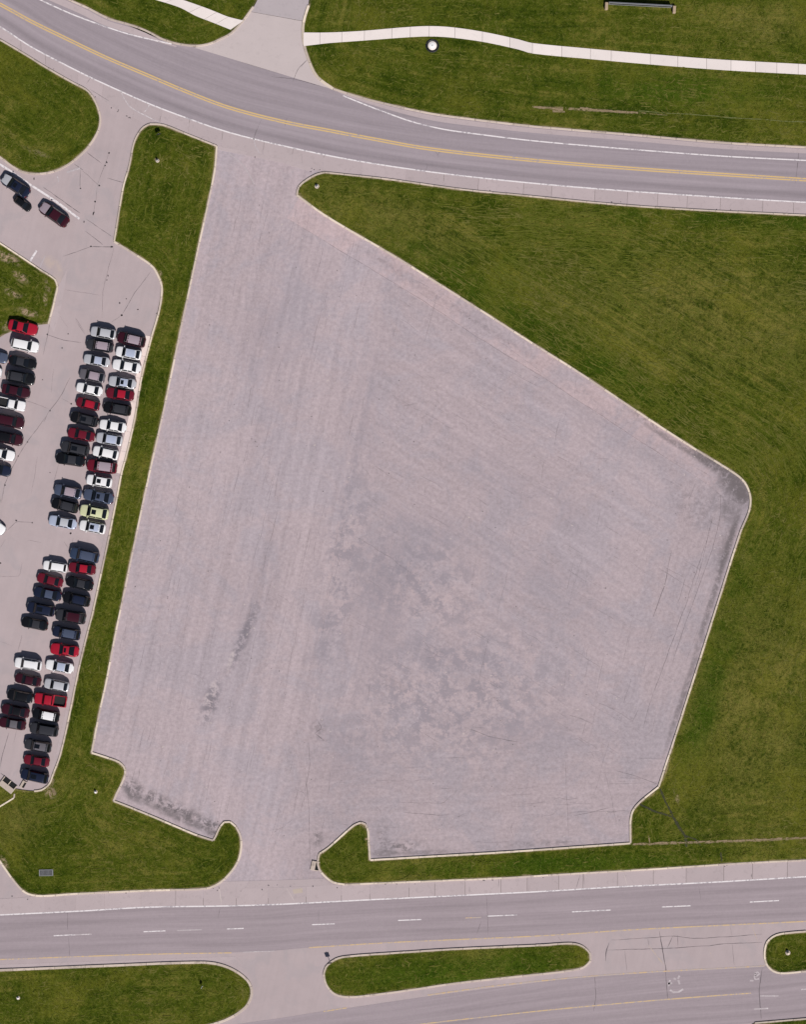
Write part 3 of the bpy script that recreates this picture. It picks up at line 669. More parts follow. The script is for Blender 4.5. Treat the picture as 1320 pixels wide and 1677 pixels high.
def wisps():
    """windrows of cut grass: low curved ridges, lying along the mowing passes"""
    V, F = [], []; m0 = 0; n = 6
    lo, hi = np.array([-67.5, -85.5]), np.array([67.5, 85.5])
    for gi, (line, crown, o) in enumerate(grass_polys):
        a = np.maximum(line.min(0), lo); b = np.minimum(line.max(0), hi)
        if (b <= a).any(): continue
        q = rng.uniform(a, b, (int((b - a).prod() * (3.2 if gi == 3 else 2.0)), 2)); q = q[inside(line, q)]
        x, y = q.T; big = np.sin(x * .11 + 2) * np.sin(y * .09 + x * .03) + .35 * np.sin(x * .4) * np.sin(y * .37)
        q = q[big + rng.uniform(-1, 1, len(q)) > -.1]; x, y = q.T; m = len(q)
        gx = dist_to(line, q + [.05, 0]) - dist_to(line, q - [.05, 0]); gy = dist_to(line, q + [0, .05]) - dist_to(line, q - [0, .05])
        al = rng.random(m) < np.where((gi == 3) & (y > 5), .68, np.where(gi == 3, .15, .35))
        h = np.where(al, np.arctan2(gx, -gy), rng.uniform(0, 6.28, m)) + rng.normal(0, .18, m)
        L = np.where(al, rng.uniform(.8, np.where((gi == 3) & (y > 5), 5.0, 2.4), m), rng.uniform(.35, 1.7, m)); k = np.where(al, rng.normal(0, .06, m), rng.normal(0, 1.8, m))
        w = rng.uniform(.05, .13, m); hh = rng.uniform(.03, .10, m); p = np.zeros((m, n, 2)); c_ = q.copy()
        for i in range(n):
            p[:, i] = c_; c_ = c_ + np.stack([np.cos(h), np.sin(h)], 1) * (L / n)[:, None]; h = h + k * L / n
        flat = p.reshape(-1, 2); ok = inside(line, flat); d = dist_to(line, flat); ok &= d > .3
        if gi in (0, 4): ok &= ~inside(walk_poly, flat) & ~inside(walk_poly2, flat)
        ok = ok.reshape(m, n).all(1); p = p[ok]; w = w[ok]; hh = hh[ok]; d = d.reshape(m, n)[ok]; m = len(p)
        z = relief(p.reshape(-1, 2), d.ravel(), crown).reshape(m, n)
        tg = np.gradient(p, axis=1); tg /= np.maximum(np.linalg.norm(tg, axis=2), 1e-9)[..., None]; nn = np.stack([-tg[..., 1], tg[..., 0]], -1)
        e = np.array([.2] + [1.0] * (n - 2) + [.2])[None, :]
        off = nn * (w[:, None] * e)[..., None]
        v = np.zeros((m, n, 3, 3)); v[:, :, 0, :2] = p + off; v[:, :, 1, :2] = p; v[:, :, 2, :2] = p - off
        v[:, :, 0, 2] = z - .01; v[:, :, 2, 2] = z - .01; v[:, :, 1, 2] = z + hh[:, None] * e
        V.append(v.reshape(-1, 3)); base = m0 + np.arange(m)[:, None, None] * n * 3 + np.arange(n - 1)[None, :, None] * 3 + np.arange(2)[None, None, :]
        F.append(np.stack([base, base + 3, base + 4, base + 1], -1).reshape(-1, 4)); m0 += m * n * 3
    V = np.concatenate(V); F = np.concatenate(F); me = bpy.data.meshes.new('grass_clippings')
    me.vertices.add(len(V)); me.vertices.foreach_set('co', V.astype(np.float32).ravel()); me.loops.add(F.size); me.loops.foreach_set('vertex_index', F.astype(np.int32).ravel())
    me.polygons.add(len(F)); me.polygons.foreach_set('loop_start', np.arange(0, F.size, 4, dtype=np.int32)); me.update(calc_edges=True)
    tag(link('grass_clippings', me, mat_wisp()), kind='stuff', label='pale dry wisps of cut grass on the lawns', cat='grass'); print('wisp faces', len(F))
wisps()

# ---------------------------------------------------------------- cracks and joints
def crack_line(pts, jit=.055, step=.5):
    p = np.array(PL(pts), float); s = arclen(p); n = max(3, int(s[-1] / step)); a = at_len(p, s, np.linspace(0, s[-1], n))
    w = np.cumsum(rng.normal(0, jit * .5, n)); w -= np.linspace(w[0], w[-1], n)
    return a + normals(a) * w[:, None] * .8
def cracks(name, parent, z, specs, mat, label):
    v, f = [], []
    for pts, w in specs:
        a, b = offset_ribbon('', crack_line(pts), w * .72, z, None, None, jitter=.5, taper=True); k = len(v); v += a; f += [tuple(i + k for i in q) for q in b]
    o = link(name, mesh(name, v, f), M[mat], parent); tag(o, kind='stuff', label=label); return o
def R(ox, oy, sc, lst): return [(ox + x / sc, oy + y / sc) for x, y in lst]
r4 = lambda *l: R(0, 250, 4.4, l); r5 = lambda *l: R(0, 500, 4.889, l); r6 = lambda *l: R(0, 680, 4.889, l); r7 = lambda *l: R(0, 860, 6.6, l); r8 = lambda *l: R(0, 1040, 6.21, l); rm = lambda *l: R(870, 1430, 2.933, l)
left_specs = [(r4((820,690),(740,1000),(735,1190)), .05), (r4((655,680),(815,682)), .12), (r4((450,750),(655,680)), .08), (r4((610,565),(745,670)), .09), (r4((620,480),(810,610)), .08),
  (r4((310,250),(450,345),(580,440)), .13), (r4((578,115),(577,260)), .08), (r4((535,85),(600,130)), .14), (r4((625,0),(730,80)), .09), (r4((770,185),(895,220)), .10), (r4((1085,860),(975,1010),(875,1175)), .08), (r4((875,1175),(800,1225)), .05),
  (r4((470,990),(720,1030)), .05), (r4((430,1180),(490,1265)), .05), (r4((540,1200),(610,1310)), .05), (r4((700,240),(690,350),(670,460)), .04), (r4((790,0),(700,240)), .05), (r4((590,130),(715,240)), .04),
  (r5((600,100),(680,220)), .05), (r5((375,235),(520,285),(650,300)), .08), (r5((345,400),(380,240),(400,140)), .07), (r5((560,580),(480,740),(390,850),(350,935)), .09), (r5((200,760),(390,830)), .05), (r5((480,740),(570,790)), .05), (r5((430,500),(410,700)), .035),
  (r6((370,10),(290,120),(220,210),(145,325),(90,440),(45,550),(10,700)), .09), (r6((470,390),(430,540)), .05), (r6((60,920),(130,850),(260,860)), .08), (r6((300,330),(250,620)), .035), (r6((120,830),(140,850)), .10),
  (r7((0,550),(210,550),(240,400)), .05), (r7((690,180),(740,250)), .05), (r7((790,130),(780,200)), .05), (r7((300,160),(450,190)), .05), (r7((0,250),(60,150)), .05), (r7((240,1180),(210,1320)), .05),
  (r8((220,0),(180,170)), .06), (r8((90,990),(20,1230),(0,1350)), .10), (r8((5,1400),(60,1440)), .15), (r8((170,960),(140,1100)), .03), (r8((0,60),(120,110)), .035)]
cracks('cracks', left_lot, -.001, left_specs, 'crack', 'dark cracks in the car lot paving')
med_specs = [(rm((615,275),(630,370),(645,460),(655,600)), .16), (rm((385,318),(560,312),(680,302),(780,315),(960,302),(1110,290)), .09), (rm((365,368),(600,360),(860,345),(950,335),(1110,330)), .10), (rm((357,420),(360,370),(375,330)), .16),
  (rm((680,300),(655,355)), .11), (rm((703,295),(705,350)), .09), (rm((450,370),(460,470)), .05), (rm((965,335),(975,440)), .05), (rm((955,250),(965,300)), .05), (rm((560,310),(565,350)), .09), (rm((128,300),(150,330)), .07)]
cracks('cracks', med, .002, med_specs, 'crack', 'dark cracks in the median opening')
cracks('cracks', road_s, .0085, [(rm((305,490),(312,580),(300,660)), .09), (rm((1110,455),(1095,560),(1105,700)), .13), (rm((645,460),(655,600)), .10)], 'crack', 'dark cracks in the bottom carriageway')
cracks('faded_hatch', med, .0025, [(rm((560,340),(600,390),(640,440)), .16), (rm((1060,250),(1090,330)), .12), (rm((850,360),(880,420)), .10)], 'faded_yellow', 'faded yellow hatching')
rl = lambda *l: R(0, 1430, 2.933, l); rc = lambda *l: R(440, 1430, 2.933, l)
low_specs = [(rl((325,105),(325,270)), .08), (rl((328,300),(335,400)), .05), (rl((1055,80),(1060,150)), .06), (rl((1058,160),(1047,215)), .06), (rc((240,175),(240,240)), .06), (rc((1045,90),(1050,200),(1055,300)), .05), (rc((1020,230),(1000,290)), .06), (rm((805,60),(815,130)), .04), (rl((770,100),(770,150)), .08), (rl((678,110),(678,160)), .07)]
cracks('cracks', road_low, .0085, [s for s in low_specs], 'crack', 'thin cracks across the carriageway')
sh_specs = [(rm((235,5),(215,75)), .06), (rm((252,0),(255,50)), .13), (rm((1057,0),(1058,20)), .12), (rc((1105,25),(1107,60)), .11), (rc((965,60),(965,95)), .06)]
cracks('cracks', shoulder_low, .0155, sh_specs, 'crack', 'dark cracks in the shoulder slabs')
cracks('pale_cracks', shoulder_low, .0160, [(rm((445,0),(460,55)), .14), (rl((1050,60),(1065,150)), .14), (rc((85,70),(125,135)), .14)], 'pale_crack', 'pale filled cracks')
r3 = lambda *l: R(870, 0, 2.933, l); r1 = lambda *l: R(0, 0, 2.933, l); r2 = lambda *l: R(400, 0, 2.933, l)
up_specs = [(r3((1287,708),(1280,790),(1270,880)), .11), (r1((1255,575),(1220,665)), .07), (r2((60,620),(45,660)), .07), (r2((205,570),(195,610)), .09), (r2((915,725),(935,755)), .09), (r2((950,720),(925,750)), .07), (r2((130,370),(240,380),(430,432)), .09)]
cracks('cracks', road_up, .0105, up_specs, 'crack', 'dark marks across the curving road')
cracks('cracks', drv, .0185, [(r2((305,288),(260,330),(235,390)), .10)], 'crack', 'curved dark crack in the driveway')
cracks('cracks', shoulder_up, .0165, [(r1((440,370),(415,405)), .06), (r1((770,560),(766,592)), .07), (r1((430,430),(525,488)), .07), (r2((880,790),(872,840)), .05), (r2((1165,855),(1167,880)), .07), (r2((275,735),(277,790)), .05)], 'crack', 'dark cracks in the upper shoulder')
# the wide empty lot: long paving seams, sparse wandering cracks
lot_poly = np.array(PL(RIGHT_STRIP[::-1] + [(500,270)] + NE[4:] + NOTCH[1:] + LOTBOT[1:] + [(400,1440),(394,1391)] + G_strip_low[:17][::-1]))
lot_specs = []
def seam(x0, y0, ang, L, w, wob=1.2):
    n = max(2, int(L / 12)); pts = []; a = math.radians(ang); x, y = x0, y0
    for i in range(n + 1):
        pts.append((x, y)); x += math.cos(a) * L / n; y -= math.sin(a) * L / n; x += random.uniform(-wob, wob); y += random.uniform(-wob, wob)
    q = np.array(PL(pts)); ok = inside(lot_poly, q) & (dist_to(lot_poly, q) > .5)
    run = []
    for p, k in zip(pts, ok):
        if k: run.append(p)
        elif len(run) > 1: lot_specs.append((run, w)); run = []
        else: run = []
    if len(run) > 1: lot_specs.append((run, w))
for k in range(620):
    x, y = random.uniform(180, 1200), random.uniform(300, 1400)
    bx = 600 - (y - 350) * .06
    if x < bx: ang = -102.2
    elif y > 1230: ang = 2
    elif x > 1215 - max(0, y - 830) * .33 - 110: ang = -107.5 if random.random() < .7 else -32
    else: ang = -32.2 if random.random() < .7 else -102.2
    seam(x, y, ang + random.uniform(-2.5, 2.5), random.uniform(10, 45) if random.random() < .85 else random.uniform(50, 120), random.choice((.015, .02, .025, .035)), 1.6)
seam(1160, 880, -107.5, 330, .06)
for k in range(150):       # small wandering cracks
    x, y = random.uniform(250, 1180), random.uniform(500, 1390)
    a = random.choice((-102, -32, 2)) + random.uniform(-20, 20); pts = [(x, y)]
    for i in range(random.randint(2, 4)):
        a += random.uniform(-50, 50); l = random.uniform(4, 12); x += math.cos(math.radians(a)) * l; y -= math.sin(math.radians(a)) * l; pts.append((x, y))
    if inside(lot_poly, np.array(PL(pts))).all(): lot_specs.append((pts, random.choice((.015, .02, .03))))
for pts, w in (([(520,1180),(528,1192),(515,1200),(530,1212)], .10), ([(500,1295),(508,1250),(505,1215)], .06), ([(930,1170),(952,1176),(970,1185)], .05), ([(760,1190),(800,1205),(850,1215)], .06), ([(1010,1262),(1040,1270),(1078,1284)], .06),
               ([(1100,900),(1088,960),(1070,1010)], .09), ([(1168,845),(1150,920),(1138,960)], .06), ([(660,1330),(720,1335)], .05), ([(925,1230),(928,1300),(932,1370)], .04), ([(1000,1322),(940,1335)], .05), ([(1010,1350),(990,1260)], .03)):
    lot_specs.append((pts, w))
for q in ([(470,358),(520,388),(625,452),(705,503),(832,583),(930,645),(1030,712),(1110,763),(1165,797)],): lot_specs.append((q, .045))
lot_specs += [([(1165,797),(1180,812),(1178,850),(1165,900),(1130,1000),(1100,1090)], .05), ([(500,1265),(505,1320),(508,1400),(506,1425)], .05)]
cracks('cracks', lot, .0095, lot_specs, 'crack', 'fine dark seams and cracks across the empty lot')
# oil drips and dark specks
def spots(name, parent, z, lst, mat='oil'):
    v, f = [], []
    for px, py, rx, ry, deg in lst:
        x, y = P(px, py); k = len(v); n = 9
        for i in range(n):
            a = 2 * math.pi * i / n; r = random.uniform(.75, 1.15); u, w = rx * S * r * math.cos(a), ry * S * r * math.sin(a); c, s_ = math.cos(math.radians(deg)), math.sin(math.radians(deg))
            v.append((x + u * c - w * s_, y + u * s_ + w * c, z))
        f.append(tuple(range(k, k + n)))
    tag(link(name, mesh(name, v, f), M[mat], parent), kind='stuff')
sp = [(*R(0,250,4.4,[(a,b)])[0], rx, ry, d) for a, b, rx, ry, d in ((785,5,1.5,1.6,0),(768,72,1.3,2.2,20),(757,96,1.4,1.2,0),(715,240,1.8,1.4,0),(685,355,1.5,1.5,0),(673,440,1.2,3.6,-20),(778,888,1.0,1.8,0),(770,920,.9,1.2,0),(862,1085,1.2,1.8,20),(877,1173,1.8,1.5,0),(993,1132,1.2,1.2,0),(655,678,1.8,1.3,0),(605,500,1.0,2,0),(580,260,1.3,1.3,0),(910,1055,1,1,0),(805,680,2.5,1.6,0),(1130,1160,1,1.6,0),(245,190,1.0,2.2,0),(900,220,1.2,1,0))]
sp += [(*R(0,500,4.889,[(a,b)])[0], r, r, 0) for a, b, r in ((545,230,1.1),(497,343,1.2),(1103,35,1.1),(975,83,1.5),(340,597,.9),(570,790,1.4),(400,845,1.3),(378,235,1.4),(1170,397,1.3),(1097,750,1.1),(1080,830,.9))]
sp += [(*R(0,680,4.889,[(a,b)])[0], r, r, 0) for a, b, r in ((220,215,1.2),(145,328,1.2),(40,560,1.4),(130,843,1.6),(258,860,1.2),(565,945,1.6),(400,460,.9),(885,880,1.2))]
sp += [(*R(0,860,6.6,[(a,b)])[0], r, r, 0) for a, b, r in ((5,410,1.5),(762,90,1.6),(1130,295,1.2))]
spots('oil_spots', left_lot, .0005, sp)
ls = []
while len(ls) < 130:
    x, y = random.uniform(180, 1210), random.uniform(270, 1420)
    if inside(lot_poly, np.array([P(x, y)]))[0]: ls.append((x, y, random.uniform(.4, 1.1), random.uniform(.4, 1.1), 0))
spots('dark_specks', lot, .0098, ls, 'crack')
ls = []
while len(ls) < 110:
    x, y = random.uniform(180, 1210), random.uniform(270, 1420)
    if inside(lot_poly, np.array([P(x, y)]))[0]: ls.append((x, y, random.uniform(.5, 2.2), random.uniform(.4, .9), random.choice((-102, -32, 10))))
spots('pale_specks', lot, .0097, ls, 'pale_crack')
ks = []
for pts in (LNK, UP_S2):
    a = smooth_line(pts); s = arclen(a)
    for k in range(60):
        x, y = at_len(a, s, random.uniform(0, s[-1]))[0]; ks.append((x / S + 660 , 838.5 - y / S + random.uniform(-5, 5), random.uniform(.7, 1.4), random.uniform(.7, 1.6), random.uniform(0, 90)))
spots('dark_specks', road_low, .0185, ks, 'crack')
# wet ruts washed through the turf at the lower right corner of the lot
def rut(pts, w, gi=3, mat='soil_rut', name='wet_rut'):
    a = crack_line(pts, .06, .35); nn = normals(a); n = len(a); ww = w / 2 * (1 + .4 * rng.uniform(-1, 1, n)); q = a
    line, crown, par = grass_polys[gi]; z = relief(q, dist_to(line, q), crown) + .03
    v = []; f = []
    for i in range(n):
        for k, h in ((-1.0, .012), (-.45, .0), (.45, .0), (1.0, .012)): p = a[i] + nn[i] * ww[i] * k; v.append((*p, z[i] + h))
    for i in range(n - 1):
        for k in range(3): f.append((i * 4 + k, i * 4 + k + 1, (i + 1) * 4 + k + 1, (i + 1) * 4 + k))
    me = mesh('rut', v, f, True)
    if me.polygons[0].normal.z < 0: me.flip_normals()
    return link(name, me, M[mat], par)
rut([(1081,1291),(1090,1312),(1102,1336)], .30); rut([(1048,1316),(1068,1326),(1101,1337)], .24); rut([(1102,1337),(1113,1356),(1121,1368),(1125,1386)], .42); rut([(1122,1368),(1140,1374),(1147,1383)], .22); rut([(1180,1395),(1182,1410)], .25)
M['bare_soil'] = mat_conc('bare_soil', (.25, .185, .115), .6, .2); M['straw'] = mat_plain('straw_line', (.13, .14, .05), .95)
rut([(1036,1382),(1100,1380.5),(1180,1378),(1260,1375),(1320,1372),(1420,1368)], .30, 3, 'bare_soil', 'bare_soil_line')
rut([(1062,1368),(1064,1380)], .14, 3, 'bare_soil', 'bare_soil_line')
for q in ([(872,176),(900,178),(922,181)], [(905,183),(925,184)], [(950,178),(985,181),(1015,184),(1045,186)], [(985,183),(1030,186)]): rut(q, .30, 4, 'bare_soil', 'bare_soil_line')
rut([(1045,183),(1110,188),(1180,192),(1320,201)], .12, 4, 'straw', 'straw_line')

# ---------------------------------------------------------------- small things in the turf and at the kerbs
def place(px, py, z=0.0): x, y = P(px, py); return (x, y, z)
mh = empty('manhole', place(708, 76, .12))
tag(mh, 'round white manhole with dark ring beside the curving sidewalk', 'manhole')
link('collar', lathe_mesh('collar', [(1.12, -.1), (1.12, .05), (1.05, .07), (.80, .07), (.78, -.1)], 40), M['dark_metal'], mh)
link('riser', lathe_mesh('riser', [(.74, -.1), (.72, .16), (.66, .20), (.50, .20)], 40), M['walk'], mh)
link('lid', lathe_mesh('lid', [(.49, .15), (.49, .215), (.45, .225), (.0001, .235)], 36), M['white_metal'], mh)
link('lid_knob', lathe_mesh('lid_knob', [(.09, .22), (.09, .25), (.06, .26)], 12), M['grey_metal'], mh)

fr = empty('lawn_sign', place(1048, 8, .15), math.radians(-3.0))
tag(fr, 'dark panel in a pale frame between tan posts at the top edge', 'sign')
link('panel', box_mesh('panel', 10.0, .16, .10, .95, .02, 0, -.25), M['dark_metal'], fr)
for z0, z1 in ((.02, .14), (.92, 1.06)): link('frame_rail', box_mesh('frame_rail', 10.4, .24, z0, z1, .03, 0, -.25), M['grey_metal'], fr)
for cx in (-5.08, 5.08): link('frame_stile', box_mesh('frame_stile', .2, .24, .145, .915, .02, cx, -.25), M['grey_metal'], fr)
for cx in (-5.5, 5.6): link('post', box_mesh('post', .5, 1.2, -.15, .62, .06, cx, -.7), M['tan_stone'], fr)

gb = empty('drain_grate', place(76, 1428, .24), math.radians(1))
tag(gb, 'grey rectangular drain grate set in the lower left lawn', 'drain')
for sx, sy, cx, cy in ((2.3, .10, 0, .48), (2.3, .10, 0, -.48), (.10, .86, -1.1, 0), (.10, .86, 1.1, 0)): link('frame', box_mesh('frame', sx, sy, -.2, .09, .01, cx, cy), M['grey_metal'], gb)
link('sump', box_mesh('sump', 2.1, .86, -.12, .03, 0), M['black'], gb)
bar = box_mesh('bar', .09, .86, .03, .075, .01)
for k in range(11): o = link('bar', bar, M['grey_metal'], gb); o.location = (-1.0 + k * .2, 0, 0)

def inlet(px, py, rz, label, sx=1.6, sy=1.1, twin=False):
    e = empty('storm_drain', place(px, py, .0), math.radians(rz)); tag(e, label, 'drain')
    link('top_slab', box_mesh('top_slab', sx, sy * .55, .10, .22, .03, 0, sy * .22), M['kerb_d'], e)
    link('side_block', box_mesh('side_block', .16, sy, -.05, .2, .03, -sx / 2 + .05, 0), M['kerb_d'], e); link('side_block', box_mesh('side_block', .16, sy, -.05, .2, .03, sx / 2 - .05, 0), M['kerb_d'], e)
    link('opening', box_mesh('opening', sx - .3, sy * .5, .005, .03, 0, 0, -sy * .28), M['black'], e)
    if twin: link('divider', box_mesh('divider', .14, sy * .5, .0, .15, .02, 0, -sy * .28), M['kerb'], e)
    return e
inlet(516, 1417, 78, 'concrete storm drain on the kerb by the lot exit', 1.5, 1.3)
inlet(13, 1285, 142, 'twin opening storm drain at the bottom corner of car lot', 2.6, 1.7, True)
inlet(38, 1284, 60, 'small kerb drain below the last parked car', 1.2, .7)

def post_sign(px, py, h, label, w=.6, ph=.75, face='dark_metal', rz=0.0, cat='sign'):
    e = empty('road_sign', place(px, py, .13), math.radians(rz)); tag(e, label, cat)
    link('post', lathe_mesh('post', [(.045, -.1), (.045, h)], 10), M['grey_metal'], e)
    link('plate', box_mesh('plate', w, .03, h - ph, h, .01, 0, -.065), M[face], e)
    link('plate_bracket', box_mesh('plate_bracket', .16, .05, h - ph * .6, h - ph * .5, .0, 0, -.035), M['grey_metal'], e)
    return e
post_sign(261, 222, 1.3, 'small dark sign near the top end of the grass strip', .8, .7, 'dark_metal', 20)
post_sign(540, 1573, 1.5, 'dark sign on the left tip of the middle median', .7, .8, 'dark_metal', 10)
post_sign(331, 1613, 1.1, 'small white sign standing in the left median', .55, .6, 'white_metal', 60)
def marker(px, py, label, mat='white_metal', r=.22, h=.7):
    e = empty('marker_post', place(px, py, .13)); tag(e, label, 'post')
    link('post', lathe_mesh('post', [(r * .8, -.1), (r * .8, h - .12), (r * .55, h)], 14), M[mat], e); link('foot', lathe_mesh('foot', [(r * 1.6, -.05), (r * 1.6, .06), (r * 1.3, .10)], 14), M['kerb_d'], e)
marker(258, 264, 'pale post low in the upper part of grass strip', 'grey_metal', .2, .6)
marker(1290, 1559, 'pale post in the right median', 'kerb', .26, .6)
marker(157, 1296, 'pale post in lower left lawn beside the lot corner', 'white_metal', .2, .6)
marker(30, 1633, 'pale low marker in the left median near the photo edge', 'white_metal', .22, .35)
marker(519, 306, 'dark ringed post at the pointed tip of the big field', 'grey_metal', .24, .6)
# ---------------------------------------------------------------- parked cars
def mat_carpaint(name, base, metal=.0, rough=.32):
    t = NT(name); b = t.bsdf; n = t.noise(t.pos(), 2.5, 3)
    b.inputs['Metallic'].default_value = metal; b.inputs['Coat Weight'].default_value = .4; b.inputs['Coat Roughness'].default_value = .06
    return t.done(t.scale_col(base, t.math('ADD', t.math('MULTIPLY', n, .12), .94)), rough, spec=.2)
def mat_glass():
    t = NT('tinted_car_glass'); n = t.noise(t.pos(), 1.4, 3)
    return t.done(t.scale_col((.006, .007, .010), t.math('ADD', n, .5)), .08, spec=.4)
PAINT = {k: mat_carpaint(k.replace(' ', '_') + '_car_paint', c, m) for k, (c, m) in {
    'white': ((.68, .67, .68), 0), 'silver': ((.50, .50, .53), .25), 'grey': ((.13, .12, .135), .2), 'dark grey': ((.032, .032, .038), .1), 'black': ((.006, .006, .0075), 0),
    'navy': ((.011, .015, .034), .1), 'slate blue': ((.070, .086, .135), .25), 'blue': ((.035, .052, .095), .2), 'red': ((.30, .009, .024), 0), 'maroon': ((.115, .008, .018), 0),
    'dark maroon': ((.034, .006, .012), 0), 'pale yellow': ((.52, .53, .33), 0), 'pale blue': ((.42, .46, .58), .2), 'pink grey': ((.36, .29, .33), .2)}.items()}
GLASS = mat_glass()
TYRE = mat_plain('tyre_rubber', (.012, .012, .012), .9); RIM = mat_plain('alloy_rim', (.45, .45, .46), .3, .9); TRIM = mat_plain('black_trim', (.012, .012, .013), .55)
LAMP = mat_plain('headlight_lens', (.16, .165, .175), .15, 0, .5); TAIL = mat_plain('tail_light_lens', (.10, .006, .008), .2, 0, .5); PLATE = mat_plain('number_plate', (.62, .62, .60), .5)

# kind: length, width, height, belt; A windscreen foot, B roof front, C roof rear, D rear window foot; stations (fraction from the nose, width factor, top height)
KINDS = {
 'sedan':  dict(L=4.75, W=1.84, H=1.45, A=.27, B=.435, C=.70, D=.855, st=[(0,.46,.58),(.012,.66,.66),(.04,.82,.735),(.10,.925,.80),(.20,.985,.87),(.29,1,.93),(.50,1,.95),(.72,1,.97),(.84,.98,.99),(.93,.905,.985),(.975,.77,.93),(1,.52,.80)]),
 'coupe':  dict(L=4.60, W=1.88, H=1.36, A=.31, B=.475, C=.66, D=.86, st=[(0,.46,.55),(.012,.66,.64),(.04,.82,.70),(.10,.925,.76),(.20,.985,.83),(.32,1,.88),(.50,1,.90),(.72,1,.93),(.84,.98,.95),(.93,.905,.94),(.975,.77,.89),(1,.52,.76)]),
 'suv':    dict(L=4.70, W=1.90, H=1.70, A=.24, B=.375, C=.87, D=.965, st=[(0,.52,.70),(.012,.72,.80),(.04,.85,.88),(.10,.94,.95),(.18,.985,1.0),(.26,1,1.05),(.50,1,1.07),(.72,1,1.08),(.88,.975,1.09),(.955,.90,1.07),(.985,.79,1.0),(1,.58,.84)]),
 'hatchback': dict(L=4.25, W=1.79, H=1.50, A=.25, B=.41, C=.80, D=.945, st=[(0,.48,.62),(.012,.68,.70),(.04,.83,.775),(.10,.93,.83),(.18,.985,.89),(.27,1,.95),(.50,1,.97),(.72,1,.99),(.86,.97,1.0),(.95,.89,.98),(.985,.77,.92),(1,.54,.80)]),
 'pickup': dict(L=5.55, W=1.96, H=1.82, A=.245, B=.345, C=.545, D=.585, st=[(0,.66,.78),(.012,.84,.90),(.035,.93,.98),(.09,.975,1.04),(.18,.99,1.09),(.26,1,1.12),(.40,1,1.13),(.585,1,1.13),(.60,1,1.13),(.62,1,1.12),(.80,1,1.12),(.955,.99,1.12),(.975,.985,1.12),(.99,.97,1.10),(1,.93,.98)], bed=(.61,.965)),
}
